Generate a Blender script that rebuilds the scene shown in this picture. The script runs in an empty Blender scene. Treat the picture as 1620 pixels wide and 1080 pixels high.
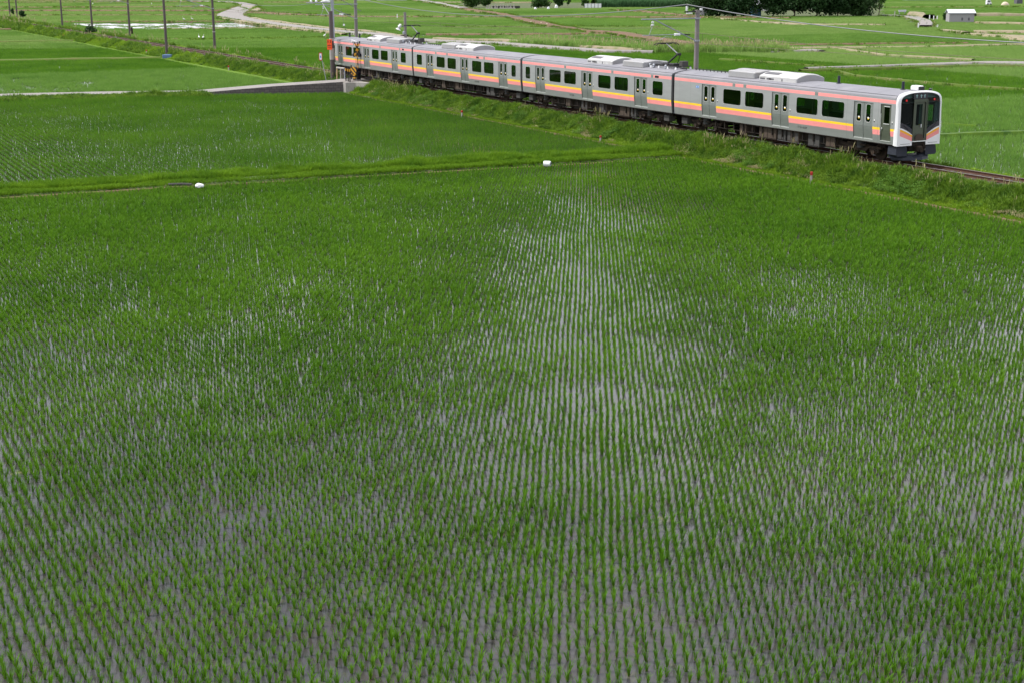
import bpy, math, random
import numpy as np
from mathutils import Vector, Matrix, Euler
random.seed(7); rng = np.random.default_rng(7)
R_ = math.radians
sc = bpy.context.scene
COL = sc.collection

# ------------------------------------------------------------------ camera
CP = np.array([54.3156, -51.3829, 9.2975]); YAW, PIT, ROL, FPX = -1.09136, 0.25133, -0.00426, 2250.0
def cam_axes():
    f = np.array([math.sin(YAW)*math.cos(PIT), math.cos(YAW)*math.cos(PIT), -math.sin(PIT)])
    rt = np.array([math.cos(YAW), -math.sin(YAW), 0.0]); up = np.cross(rt, f)
    c, s = math.cos(ROL), math.sin(ROL)
    return c*rt+s*up, -s*rt+c*up, f
RT, UP, FW = cam_axes()
cam = bpy.data.cameras.new('camera'); camo = bpy.data.objects.new('camera', cam); COL.objects.link(camo)
cam.lens = 50; cam.sensor_width = 36; cam.clip_start = 0.5; cam.clip_end = 9000
m = Matrix.Identity(4)
for i in range(3):
    m[i][0] = RT[i]; m[i][1] = UP[i]; m[i][2] = -FW[i]; m[i][3] = CP[i]
camo.matrix_world = m
sc.camera = camo
def P(px, py, z=-1.2):
    """the place on the level z that the photograph shows at pixel (px, py) of its 1620 x 1080"""
    d = FW*FPX + RT*(px-810) + UP*(540-py)
    return CP + d*((z-CP[2])/d[2])
def ppm(p):
    return FPX/float((np.array(p)-CP) @ FW)
CAMROT = math.atan2(RT[1], RT[0])

# ------------------------------------------------------------------ sky, sun, exposure
SUN_EL, SUN_AZ = R_(56), math.atan2(-0.80, -0.60)       # towards the sun, angle from +X
w = bpy.data.worlds.new('World'); sc.world = w; w.use_nodes = True
nt = w.node_tree; nt.nodes.clear()
out = nt.nodes.new('ShaderNodeOutputWorld'); bg = nt.nodes.new('ShaderNodeBackground')
sky = nt.nodes.new('ShaderNodeTexSky'); sky.sky_type = 'NISHITA'; sky.sun_disc = False
sky.sun_elevation = SUN_EL; sky.sun_rotation = math.pi/2 - SUN_AZ
sky.air_density = 1.0; sky.dust_density = 2.0
tc = nt.nodes.new('ShaderNodeTexCoord'); mp = nt.nodes.new('ShaderNodeMapping'); mp.inputs['Scale'].default_value = (1, 1, 3.2)
no = nt.nodes.new('ShaderNodeTexNoise'); no.inputs['Scale'].default_value = 2.6; no.inputs['Detail'].default_value = 7; no.inputs['Roughness'].default_value = .55
rp = nt.nodes.new('ShaderNodeValToRGB'); rp.color_ramp.elements[0].position = .30; rp.color_ramp.elements[0].color = (.55, .55, .55, 1)
rp.color_ramp.elements[1].position = .62; rp.color_ramp.elements[1].color = (1, 1, 1, 1)
cr = nt.nodes.new('ShaderNodeValToRGB'); cr.color_ramp.elements[0].position = .35; cr.color_ramp.elements[0].color = (8.2, 8.3, 8.9, 1)
cr.color_ramp.elements[1].position = .75; cr.color_ramp.elements[1].color = (14.5, 14.4, 14.8, 1)
mx = nt.nodes.new('ShaderNodeMix'); mx.data_type = 'RGBA'
L = nt.links.new
L(tc.outputs['Generated'], mp.inputs['Vector']); L(mp.outputs['Vector'], no.inputs['Vector'])
L(no.outputs['Fac'], rp.inputs['Fac']); L(no.outputs['Fac'], cr.inputs['Fac'])
L(rp.outputs['Color'], mx.inputs['Factor']); L(sky.outputs['Color'], mx.inputs['A']); L(cr.outputs['Color'], mx.inputs['B'])
sp = nt.nodes.new('ShaderNodeSeparateXYZ'); L(tc.outputs['Generated'], sp.inputs[0])
gr = nt.nodes.new('ShaderNodeValToRGB'); gr.color_ramp.elements[0].position = .05; gr.color_ramp.elements[0].color = (1.0, 1.0, 1.02, 1)
gr.color_ramp.elements[1].position = .85; gr.color_ramp.elements[1].color = (1, 1, 1, 1)      # cloud base thinner and brighter overhead
q_ = gr.color_ramp.elements.new(.22); q_.color = (1.0, 1.0, 1.02, 1)
q_ = gr.color_ramp.elements.new(.42); q_.color = (.66, .665, .68, 1)
L(sp.outputs['Z'], gr.inputs['Fac']); mg = nt.nodes.new('ShaderNodeMix'); mg.data_type = 'RGBA'; mg.blend_type = 'MULTIPLY'; mg.inputs['Factor'].default_value = 1
L(mx.outputs['Result'], mg.inputs['A']); L(gr.outputs['Color'], mg.inputs['B']); L(mg.outputs['Result'], bg.inputs['Color']); bg.inputs['Strength'].default_value = 0.1
L(bg.outputs['Background'], out.inputs['Surface'])
sd = bpy.data.lights.new('sun', 'SUN'); sun = bpy.data.objects.new('sun', sd); COL.objects.link(sun)
sd.energy = 3.4; sd.angle = R_(4); sd.color = (1, .965, .91)
sdir = Vector((math.cos(SUN_EL)*math.cos(SUN_AZ), math.cos(SUN_EL)*math.sin(SUN_AZ), math.sin(SUN_EL)))
sun.rotation_euler = sdir.to_track_quat('Z', 'Y').to_euler()
sc.view_settings.view_transform = 'Standard'; sc.view_settings.look = 'None'
sc.view_settings.exposure = 0.50; sc.view_settings.gamma = 1
sc.cycles.max_bounces = 6; sc.cycles.transparent_max_bounces = 12; sc.cycles.diffuse_bounces = 3
sc.cycles.glossy_bounces = 3; sc.cycles.transmission_bounces = 4; sc.cycles.caustics_reflective = False; sc.cycles.caustics_refractive = False

# ------------------------------------------------------------------ materials
def new_mat(name):
    M = bpy.data.materials.new(name); M.use_nodes = True
    n = M.node_tree; n.nodes.clear()
    o = n.nodes.new('ShaderNodeOutputMaterial'); return M, n, o
def mat(name, col, rough=.6, metal=0.0, var=.12, scale=3.0, bump=0.0, bscale=20, dirt=None, spec=.5, emit=None, stretch=(1, 1, 1)):
    """principled surface; its own colour varies by noise, with optional stains of a second colour"""
    M, n, o = new_mat(name)
    b = n.nodes.new('ShaderNodeBsdfPrincipled'); n.links.new(b.outputs[0], o.inputs[0])
    b.inputs['Roughness'].default_value = rough; b.inputs['Metallic'].default_value = metal
    b.inputs['Specular IOR Level'].default_value = spec
    t = n.nodes.new('ShaderNodeTexCoord'); mpn = n.nodes.new('ShaderNodeMapping'); mpn.inputs['Scale'].default_value = stretch
    n.links.new(t.outputs['Object'], mpn.inputs['Vector'])
    z = n.nodes.new('ShaderNodeTexNoise'); z.inputs['Scale'].default_value = scale; z.inputs['Detail'].default_value = 5
    n.links.new(mpn.outputs[0], z.inputs['Vector'])
    r = n.nodes.new('ShaderNodeMapRange'); r.inputs['From Min'].default_value = .3; r.inputs['From Max'].default_value = .7
    n.links.new(z.outputs['Fac'], r.inputs['Value'])
    x = n.nodes.new('ShaderNodeMix'); x.data_type = 'RGBA'
    c2 = dirt if dirt else tuple(min(1, c*(1+var)) for c in col)
    c1 = col if dirt else tuple(c*(1-var) for c in col)
    x.inputs['A'].default_value = (*c1, 1); x.inputs['B'].default_value = (*c2, 1)
    if dirt:
        r.inputs['From Min'].default_value = .48; r.inputs['From Max'].default_value = .75
    n.links.new(r.outputs[0], x.inputs['Factor']); n.links.new(x.outputs['Result'], b.inputs['Base Color'])
    if bump:
        z2 = n.nodes.new('ShaderNodeTexNoise'); z2.inputs['Scale'].default_value = bscale; z2.inputs['Detail'].default_value = 4
        n.links.new(t.outputs['Object'], z2.inputs['Vector'])
        bp = n.nodes.new('ShaderNodeBump'); bp.inputs['Strength'].default_value = bump; bp.inputs['Distance'].default_value = .05
        n.links.new(z2.outputs['Fac'], bp.inputs['Height']); n.links.new(bp.outputs[0], b.inputs['Normal'])
    if emit:
        b.inputs['Emission Color'].default_value = (*emit[:3], 1); b.inputs['Emission Strength'].default_value = emit[3]
    return M
def leafmat(name, a, b_, wscale=.12, tr=.38, rough=.5, spec=.15):
    """leaf: diffuse + translucent, hue varies from plant to plant and in wide patches over the land"""
    M, n, o = new_mat(name)
    oi = n.nodes.new('ShaderNodeObjectInfo'); g = n.nodes.new('ShaderNodeNewGeometry')
    z = n.nodes.new('ShaderNodeTexNoise'); z.inputs['Scale'].default_value = wscale; z.inputs['Detail'].default_value = 3
    n.links.new(g.outputs['Position'], z.inputs['Vector'])
    r = n.nodes.new('ShaderNodeMapRange'); r.inputs['From Min'].default_value = .35; r.inputs['From Max'].default_value = .65
    n.links.new(z.outputs['Fac'], r.inputs['Value'])
    av = n.nodes.new('ShaderNodeMath'); av.operation = 'MULTIPLY_ADD'; av.inputs[1].default_value = .5
    hv = n.nodes.new('ShaderNodeMath'); hv.operation = 'MULTIPLY'; hv.inputs[1].default_value = .5
    n.links.new(r.outputs[0], hv.inputs[0]); n.links.new(oi.outputs['Random'], av.inputs[0]); n.links.new(hv.outputs[0], av.inputs[2])
    x = n.nodes.new('ShaderNodeMix'); x.data_type = 'RGBA'; x.inputs['A'].default_value = (*a, 1); x.inputs['B'].default_value = (*b_, 1)
    n.links.new(av.outputs[0], x.inputs['Factor'])
    p = n.nodes.new('ShaderNodeBsdfPrincipled'); p.inputs['Roughness'].default_value = rough; p.inputs['Specular IOR Level'].default_value = spec
    t = n.nodes.new('ShaderNodeBsdfTranslucent'); ms = n.nodes.new('ShaderNodeMixShader'); ms.inputs[0].default_value = tr
    n.links.new(x.outputs['Result'], p.inputs['Base Color']); n.links.new(x.outputs['Result'], t.inputs['Color'])
    n.links.new(p.outputs[0], ms.inputs[1]); n.links.new(t.outputs[0], ms.inputs[2]); n.links.new(ms.outputs[0], o.inputs[0])
    return M
def glassmat(name, tint, gl=.06, rough=.02):
    """tinted pane: see-through by its tint, with a Fresnel reflection"""
    M, n, o = new_mat(name)
    t = n.nodes.new('ShaderNodeBsdfTransparent'); t.inputs[0].default_value = (*tint, 1)
    g = n.nodes.new('ShaderNodeBsdfGlossy'); g.inputs['Roughness'].default_value = rough; g.inputs['Color'].default_value = (.8, .9, .88, 1)
    lw = n.nodes.new('ShaderNodeLayerWeight'); lw.inputs['Blend'].default_value = .5
    pw = n.nodes.new('ShaderNodeMath'); pw.operation = 'POWER'; pw.inputs[1].default_value = 4; n.links.new(lw.outputs['Facing'], pw.inputs[0])
    f = n.nodes.new('ShaderNodeMath'); f.operation = 'MULTIPLY_ADD'; f.inputs[1].default_value = .9; f.inputs[2].default_value = gl; n.links.new(pw.outputs[0], f.inputs[0])
    ms = n.nodes.new('ShaderNodeMixShader')
    n.links.new(f.outputs[0], ms.inputs[0]); n.links.new(t.outputs[0], ms.inputs[1]); n.links.new(g.outputs[0], ms.inputs[2])
    n.links.new(ms.outputs[0], o.inputs[0]); return M

M = {}
M['steel'] = mat('brushed_steel', (.425, .432, .44), .34, .56, .06, 1.2, stretch=(.6, 1, 3))
M['steel_door'] = mat('door_steel', (.27, .29, .28), .40, .55, .06, 2)
M['door_green'] = mat('cab_door_grey_green', (.085, .10, .07), .5, .2, .1, 2)
M['rim'] = mat('bright_rim', (.75, .76, .76), .3, .6, .03)
M['pink'] = mat('pink_stripe', (.88, .30, .29), .45, 0, .05, 1)
M['yellow'] = mat('yellow_stripe', (.95, .62, .02), .45, 0, .04, 1)
M['orange'] = mat('orange_stripe', (.90, .42, .01), .4, 0, .04, 1)
M['white'] = mat('white_paint', (.80, .80, .82), .32, 0, .03, 1.5)
M['roof'] = mat('roof_grey', (.19, .19, .215), .6, 0, .12, 1.3, dirt=(.24, .235, .255), stretch=(.5, 1, 1))
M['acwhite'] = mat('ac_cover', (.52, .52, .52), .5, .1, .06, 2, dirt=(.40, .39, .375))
M['acgrey_and_shade'] = mat('ac_cover_grey_and_shade', (.32, .32, .33), .5, .1, .08, 2, dirt=(.30, .29, .28))  # small units' own grey, and shade painted on the white units' forward ends
M['acdark'] = mat('ac_grille', (.10, .10, .11), .7)
M['black'] = mat('black_rubber', (.012, .012, .013), .6)
M['blackgl'] = mat('black_gloss', (.008, .008, .014), .15)
M['under'] = mat('underframe', (.016, .013, .011), .9, 0, .3, 5, dirt=(.035, .023, .016), spec=.2)
M['bogie'] = mat('bogie_steel', (.028, .021, .016), .85, 0, .3, 6, dirt=(.065, .04, .027), spec=.2)
M['boxbrown'] = mat('equipment_box_tan', (.075, .056, .044), .8, 0, .12, 3, spec=.2)
M['boxgrey'] = mat('equipment_box_grey', (.065, .062, .060), .8, 0, .12, 3, spec=.2)
M['plow'] = mat('plow_grey', (.026, .030, .042), .5, 0, .12, 3, spec=.2)
M['interior'] = mat('interior_beige', (.38, .37, .33), .8)
M['floor_in'] = mat('interior_floor', (.10, .10, .10), .8)
M['seat'] = mat('seat_moquette', (.04, .07, .16), .9)
M['glass'] = glassmat('green_tinted_glass', (.16, .30, .20), .03)
M['cabglass'] = glassmat('cab_glass', (.55, .74, .70), .004)
M['redlens'] = mat('red_lens', (.6, .01, .01), .3, emit=(.8, .02, .02, .15))
M['sticker'] = mat('white_sticker', (.85, .85, .8), .5)
M['blue'] = mat('blue_sign', (.05, .22, .62), .5)
M['led'] = mat('display_glyphs', (.22, .34, .34), .5, emit=(.5, .85, .85, .08))
M['concrete'] = mat('concrete', (.34, .32, .30), .85, 0, .12, 2, bump=.3, dirt=(.22, .20, .18))
M['polec'] = mat('pole_concrete', (.22, .20, .195), .8, 0, .15, 2, dirt=(.14, .12, .12), stretch=(1, 1, .3))
M['polebrown'] = mat('pole_brown', (.10, .08, .078), .8, 0, .15, 2, stretch=(1, 1, .3))
M['galv'] = mat('galvanised_steel', (.33, .35, .39), .5, .4, .08, 4)
M['wire'] = mat('wire_grey', (.17, .175, .19), .5, .3, .05)
M['copper'] = mat('contact_wire', (.12, .085, .06), .5, .3, .05)
M['porcelain'] = mat('white_porcelain', (.82, .83, .85), .2)
M['rail'] = mat('rusty_rail', (.075, .032, .018), .85, .1, .2, 8)
M['railtop'] = mat('polished_rail_head', (.32, .28, .26), .35, .9, .08)
M['sleeper'] = mat('sleeper', (.07, .06, .05), .95, 0, .2, 4)
M['ballast'] = mat('ballast', (.085, .068, .05), .95, 0, .4, 9, bump=1.0, bscale=28, dirt=(.045, .05, .022), spec=.1)
M['asphalt'] = mat('farm_road', (.25, .235, .225), .9, 0, .08, 1.2, bump=.2, bscale=12, dirt=(.19, .178, .165), spec=.2)
M['soil'] = mat('dry_soil', (.15, .095, .062), .95, 0, .3, .8, bump=.6, bscale=5, dirt=(.10, .085, .04), spec=.2)
M['palesoil'] = mat('pale_soil', (.24, .20, .13), .95, 0, .2, .9, bump=.5, bscale=5, dirt=(.13, .16, .05))
M['olive'] = mat('grassy_bund', (.08, .125, .02), .95, 0, .3, .6, bump=.6, bscale=5, dirt=(.12, .12, .04), spec=.2)
M['ygreen'] = mat('lime_grass_bank', (.10, .18, .018), .95, 0, .25, .5, bump=.6, bscale=5, dirt=(.07, .12, .02), spec=.15)
M['bank'] = mat('embankment_earth', (.055, .085, .02), .95, 0, .4, 1.4, bump=.8, bscale=6, dirt=(.10, .075, .045))
M['bark'] = mat('bark', (.09, .065, .05), .9, 0, .3, 8)
M['tan'] = mat('tan_wood', (.5, .36, .2), .8)
M['corr'] = mat('weathered_boards', (.34, .335, .34), .85, 0, .2, 6, dirt=(.25, .24, .23), stretch=(6, 6, .3))
M['tin'] = mat('tin_roof', (.62, .64, .68), .4, .2, .06, 1.5)
M['bluewall'] = mat('blue_board_wall', (.09, .22, .38), .7)
M['palewall'] = mat('pale_house_wall', (.52, .52, .50), .7)
M['darkroof'] = mat('dark_tile_roof', (.08, .08, .085), .7)
M['bluetile'] = mat('blue_roof', (.06, .20, .48), .6)
M['beige'] = mat('beige_sheet', (.60, .50, .38), .8)
M['redcap'] = mat('red_cap', (.42, .02, .015), .6)
M['stonew'] = mat('pale_post_stone', (.38, .36, .33), .85)
M['hazard_y'] = mat('hazard_yellow', (.60, .30, .015), .6)
M['hazard_k'] = mat('hazard_black', (.015, .013, .012), .5)
M['signor'] = mat('orange_sign', (.90, .09, .005), .5)
M['skin'] = mat('skin', (.50, .30, .21), .5)
M['shirt'] = mat('pale_teal_shirt', (.38, .55, .55), .8)
M['hair'] = mat('black_hair', (.012, .01, .01), .5)
M['feather'] = mat('white_feathers', (.85, .85, .83), .8)
M['beak'] = mat('yellow_beak', (.5, .35, .05), .5)
M['bluebox'] = mat('blue_box', (.10, .18, .34), .6)

# ground with patches of grass and mud
def ground_mat():
    Mm, n, o = new_mat('plain_ground')
    b = n.nodes.new('ShaderNodeBsdfPrincipled'); n.links.new(b.outputs[0], o.inputs[0]); b.inputs['Roughness'].default_value = .95
    g = n.nodes.new('ShaderNodeNewGeometry')
    z = n.nodes.new('ShaderNodeTexNoise'); z.inputs['Scale'].default_value = .02; z.inputs['Detail'].default_value = 8
    n.links.new(g.outputs['Position'], z.inputs['Vector'])
    r = n.nodes.new('ShaderNodeValToRGB'); e = r.color_ramp.elements
    e[0].position = .3; e[0].color = (.05, .10, .015, 1); e[1].position = .7; e[1].color = (.10, .15, .03, 1)
    n.links.new(z.outputs['Fac'], r.inputs[0]); n.links.new(r.outputs[0], b.inputs['Base Color'])
    return Mm
M['ground'] = ground_mat()
def water_mat():
    """shallow muddy paddy water: mud seen through it, sky mirrored in it, weed and foam in patches"""
    Mm, n, o = new_mat('paddy_water')
    b = n.nodes.new('ShaderNodeBsdfPrincipled'); n.links.new(b.outputs[0], o.inputs[0])
    b.inputs['Roughness'].default_value = .03; b.inputs['IOR'].default_value = 1.42
    g = n.nodes.new('ShaderNodeNewGeometry')
    z = n.nodes.new('ShaderNodeTexNoise'); z.inputs['Scale'].default_value = 1.1; z.inputs['Detail'].default_value = 8; z.inputs['Roughness'].default_value = .7
    n.links.new(g.outputs['Position'], z.inputs['Vector'])
    r = n.nodes.new('ShaderNodeValToRGB'); e = r.color_ramp.elements
    e[0].position = .32; e[0].color = (.040, .033, .027, 1); e[1].position = .58; e[1].color = (.046, .047, .050, 1)
    k = e.new(.67); k.color = (.075, .075, .05, 1); k = e.new(.75); k.color = (.20, .22, .07, 1)
    n.links.new(z.outputs['Fac'], r.inputs[0]); n.links.new(r.outputs[0], b.inputs['Base Color'])
    z2 = n.nodes.new('ShaderNodeTexNoise'); z2.inputs['Scale'].default_value = 14; z2.inputs['Detail'].default_value = 4
    n.links.new(g.outputs['Position'], z2.inputs['Vector'])
    bp = n.nodes.new('ShaderNodeBump'); bp.inputs['Strength'].default_value = .12; bp.inputs['Distance'].default_value = .01
    n.links.new(z2.outputs['Fac'], bp.inputs['Height']); n.links.new(bp.outputs[0], b.inputs['Normal'])
    return Mm
M['water'] = water_mat()
def wall_mat():
    Mm, n, o = new_mat('block_wall')
    b = n.nodes.new('ShaderNodeBsdfPrincipled'); n.links.new(b.outputs[0], o.inputs[0]); b.inputs['Roughness'].default_value = .9
    t = n.nodes.new('ShaderNodeTexCoord'); s = n.nodes.new('ShaderNodeSeparateXYZ'); c = n.nodes.new('ShaderNodeCombineXYZ')
    n.links.new(t.outputs['Object'], s.inputs[0]); n.links.new(s.outputs['Y'], c.inputs['X']); n.links.new(s.outputs['Z'], c.inputs['Y'])
    k = n.nodes.new('ShaderNodeTexBrick'); k.inputs['Scale'].default_value = 1
    k.inputs['Color1'].default_value = (.10, .09, .088, 1); k.inputs['Color2'].default_value = (.135, .12, .115, 1)
    k.inputs['Mortar'].default_value = (.045, .04, .04, 1); k.inputs['Mortar Size'].default_value = .014
    k.inputs['Brick Width'].default_value = .42; k.inputs['Row Height'].default_value = .25
    n.links.new(c.outputs[0], k.inputs['Vector']); n.links.new(k.outputs['Color'], b.inputs['Base Color'])
    bp = n.nodes.new('ShaderNodeBump'); bp.inputs['Strength'].default_value = .5; bp.inputs['Distance'].default_value = .02; bp.invert = True
    n.links.new(k.outputs['Fac'], bp.inputs['Height']); n.links.new(bp.outputs[0], b.inputs['Normal'])
    return Mm
M['blocks'] = wall_mat()
M['rice'] = leafmat('rice_leaf', (.066, .178, .010), (.148, .315, .018), spec=.10)
M['rice2'] = leafmat('rice_leaf_deep', (.068, .188, .014), (.146, .308, .024), spec=.10)
M['rice3'] = leafmat('rice_leaf_pale', (.20, .35, .075), (.31, .46, .12), .02, spec=.15)
M['rice4'] = leafmat('rice_leaf_far', (.125, .27, .040), (.24, .41, .080), .012, spec=.15)
M['ricedead'] = leafmat('rice_sheath', (.13, .075, .035), (.22, .15, .06))
M['grassA'] = leafmat('bank_grass', (.035, .105, .012), (.20, .33, .030), 1.1, spec=.15)
M['grassB'] = leafmat('lime_grass', (.14, .28, .015), (.25, .38, .03), 1.1, spec=.15)
M['bundgrass'] = leafmat('bund_grass', (.08, .19, .012), (.20, .35, .020), .6, spec=.15)
M['grassC'] = leafmat('dark_weed', (.05, .15, .016), (.17, .31, .045), 1.2)
M['straw'] = leafmat('straw_seedheads', (.30, .29, .13), (.46, .40, .23), .5)
M['leafdark'] = leafmat('dark_tree_leaf', (.016, .048, .014), (.040, .090, .024), .3, .15)
M['leafmid'] = leafmat('bush_leaf', (.028, .075, .014), (.055, .12, .022), .3, .2)
M['corn'] = leafmat('corn_leaf', (.06, .15, .06), (.10, .20, .08), .05)

# ------------------------------------------------------------------ mesh builder
class MB:
    def __init__(s): s.v = []; s.f = []; s.m = []
    def face(s, pts, mi=0):
        i = len(s.v); s.v += [tuple(p) for p in pts]; s.f.append(tuple(range(i, i+len(pts)))); s.m.append(mi)
    def box(s, a, b, mi=0):
        (x0, y0, z0), (x1, y1, z1) = a, b; i = len(s.v)
        s.v += [(x0, y0, z0), (x1, y0, z0), (x1, y1, z0), (x0, y1, z0), (x0, y0, z1), (x1, y0, z1), (x1, y1, z1), (x0, y1, z1)]
        for q in ((3, 2, 1, 0), (4, 5, 6, 7), (0, 1, 5, 4), (1, 2, 6, 5), (2, 3, 7, 6), (3, 0, 4, 7)):
            s.f.append(tuple(i+k for k in q)); s.m.append(mi)
    def bbox(s, a, b, mi=0, bev=.03):
        """box with its long edges chamfered: loft of octagonal outline along z"""
        (x0, y0, z0), (x1, y1, z1) = a, b; e = bev
        o = lambda k, z: [(x0+k, y0+e+k, z), (x0+e+k, y0+k, z), (x1-e-k, y0+k, z), (x1-k, y0+e+k, z), (x1-k, y1-e-k, z), (x1-e-k, y1-k, z), (x0+e+k, y1-k, z), (x0+k, y1-e-k, z)]
        s.loft([o(e*.6, z0), o(0, z0+e), o(0, z1-e), o(e*.6, z1)], mi, True, True)
    def loft(s, rings, mi=0, closed=True, caps=False):
        i = len(s.v); n = len(rings[0])
        for r in rings: s.v += [tuple(p) for p in r]
        for k in range(len(rings)-1):
            for j in range(n if closed else n-1):
                a = i+k*n+j; b = i+k*n+(j+1) % n
                s.f.append((a, b, b+n, a+n)); s.m.append(mi)
        if caps:
            s.f.append(tuple(i+j for j in reversed(range(n)))); s.m.append(mi)
            s.f.append(tuple(i+(len(rings)-1)*n+j for j in range(n))); s.m.append(mi)
    def tube(s, pts, r, mi=0, n=8, caps=True):
        pts = [Vector(p) for p in pts]; rr = r if isinstance(r, (list, tuple)) else [r]*len(pts)
        rings = []
        for k, p in enumerate(pts):
            d = (pts[min(k+1, len(pts)-1)]-pts[max(k-1, 0)]).normalized()
            a = Vector((0, 0, 1)) if abs(d.z) < .9 else Vector((1, 0, 0))
            u = d.cross(a).normalized(); v = d.cross(u)
            rings.append([p+(u*math.cos(t)+v*math.sin(t))*rr[k] for t in [2*math.pi*j/n for j in range(n)]])
        s.loft(rings, mi, True, caps)
    def prism(s, poly, f0, f1, mi=0):
        """poly: 2-D points; f0/f1 map a 2-D point to the 3-D near and far face"""
        a = [f0(*p) for p in poly]; b = [f1(*p) for p in poly]
        s.face(a, mi); s.face(list(reversed(b)), mi); n = len(poly)
        i = len(s.v); s.v += [tuple(p) for p in a]+[tuple(p) for p in b]
        for j in range(n):
            s.f.append((i+j, i+n+j, i+n+(j+1) % n, i+(j+1) % n)); s.m.append(mi)
    def build(s, name, mats, parent=None, loc=(0, 0, 0), rot=0, smooth=False):
        me = bpy.data.meshes.new(name); me.from_pydata([tuple(map(float, p)) for p in s.v], [], s.f)
        ml = mats if isinstance(mats, (list, tuple)) else [mats]
        for k in ml: me.materials.append(M[k] if isinstance(k, str) else k)
        me.polygons.foreach_set('material_index', s.m)
        if smooth: me.polygons.foreach_set('use_smooth', [True]*len(s.f))
        me.update()
        import bmesh
        bm = bmesh.new(); bm.from_mesh(me); bmesh.ops.remove_doubles(bm, verts=bm.verts, dist=.0004)
        bmesh.ops.recalc_face_normals(bm, faces=bm.faces); bm.to_mesh(me); bm.free()
        if smooth:
            try: me.set_sharp_from_angle(angle=R_(38))
            except Exception: pass
        o = bpy.data.objects.new(name, me); COL.objects.link(o)
        o.location = loc; o.rotation_euler = (0, 0, rot)
        if parent: o.parent = parent
        return o
def tag(o, label=None, cat=None, group=None, kind=None):
    if label: o['label'] = label
    if cat: o['category'] = cat
    if group: o['group'] = group
    if kind: o['kind'] = kind
    return o
def empty(name, loc=(0, 0, 0), rot=0, **k):
    o = bpy.data.objects.new(name, None); COL.objects.link(o); o.location = loc; o.rotation_euler = (0, 0, rot)
    o.empty_display_size = .3
    return tag(o, **k)
def copy_tree(o, parent=None):
    c = o.copy(); COL.objects.link(c)
    if parent: c.parent = parent
    for ch in list(o.children): copy_tree(ch, c)
    return c

# ------------------------------------------------------------------ scattering of uncountable plants
def proto_coll(name, objs):
    c = bpy.data.collections.new(name)
    for o in objs:
        for u in list(o.users_collection): u.objects.unlink(o)
        c.objects.link(o)
    return c
def scatter(name, coll, pts, rot, scl, idx, parent=None):
    me = bpy.data.meshes.new(name); n = len(pts)
    me.vertices.add(n); me.vertices.foreach_set('co', np.asarray(pts, np.float32).ravel())
    a = me.attributes.new('rot', 'FLOAT_VECTOR', 'POINT'); a.data.foreach_set('vector', np.asarray(rot, np.float32).ravel())
    a = me.attributes.new('scl', 'FLOAT_VECTOR', 'POINT'); a.data.foreach_set('vector', np.asarray(scl, np.float32).ravel())
    a = me.attributes.new('idx', 'INT', 'POINT'); a.data.foreach_set('value', np.asarray(idx, np.int32).ravel())
    o = bpy.data.objects.new(name, me); COL.objects.link(o)
    g = bpy.data.node_groups.new(name+'_nodes', 'GeometryNodeTree')
    g.interface.new_socket('Geometry', in_out='INPUT', socket_type='NodeSocketGeometry')
    g.interface.new_socket('Geometry', in_out='OUTPUT', socket_type='NodeSocketGeometry')
    gi = g.nodes.new('NodeGroupInput'); go = g.nodes.new('NodeGroupOutput')
    ip = g.nodes.new('GeometryNodeInstanceOnPoints'); ci = g.nodes.new('GeometryNodeCollectionInfo')
    ci.inputs['Collection'].default_value = coll; ci.inputs['Separate Children'].default_value = True; ci.inputs['Reset Children'].default_value = True
    def na(nm, t):
        k = g.nodes.new('GeometryNodeInputNamedAttribute'); k.data_type = t; k.inputs['Name'].default_value = nm; return k.outputs['Attribute']
    g.links.new(gi.outputs[0], ip.inputs['Points']); g.links.new(ci.outputs[0], ip.inputs['Instance'])
    ip.inputs['Pick Instance'].default_value = True
    g.links.new(na('idx', 'INT'), ip.inputs['Instance Index'])
    er = g.nodes.new('FunctionNodeEulerToRotation'); g.links.new(na('rot', 'FLOAT_VECTOR'), er.inputs[0]); g.links.new(er.outputs[0], ip.inputs['Rotation'])
    g.links.new(na('scl', 'FLOAT_VECTOR'), ip.inputs['Scale']); g.links.new(ip.outputs[0], go.inputs[0])
    md = o.modifiers.new('scatter', 'NODES'); md.node_group = g
    return o
def blade(mb, x, y, z0, h, lean, ang, wd, mi=0, seg=2, rd=random):
    """one tapering leaf bent outwards"""
    dx, dy = math.cos(ang), math.sin(ang); ta = ang+math.pi/2+rd.uniform(-.8, .8); tx, ty = math.cos(ta)*wd/2, math.sin(ta)*wd/2
    i = len(mb.v)
    if seg == 1:
        mb.v += [(x-tx, y-ty, z0), (x+tx, y+ty, z0), (x+dx*lean, y+dy*lean, z0+h)]
        mb.f.append((i, i+1, i+2)); mb.m.append(mi); return
    mx_, my_ = x+dx*lean*.35, y+dy*lean*.35; zm = z0+h*.62
    mb.v += [(x-tx*.7, y-ty*.7, z0), (x+tx*.7, y+ty*.7, z0), (mx_+tx, my_+ty, zm), (mx_-tx, my_-ty, zm), (x+dx*lean, y+dy*lean, z0+h)]
    mb.f += [(i, i+1, i+2, i+3), (i+3, i+2, i+4)]; mb.m += [mi, mi]
def raw(mb, name, mats):
    me = bpy.data.meshes.new(name); me.from_pydata(mb.v, [], mb.f)
    for k in mats: me.materials.append(M[k])
    me.polygons.foreach_set('material_index', mb.m); me.update()
    return bpy.data.objects.new(name, me)
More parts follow.
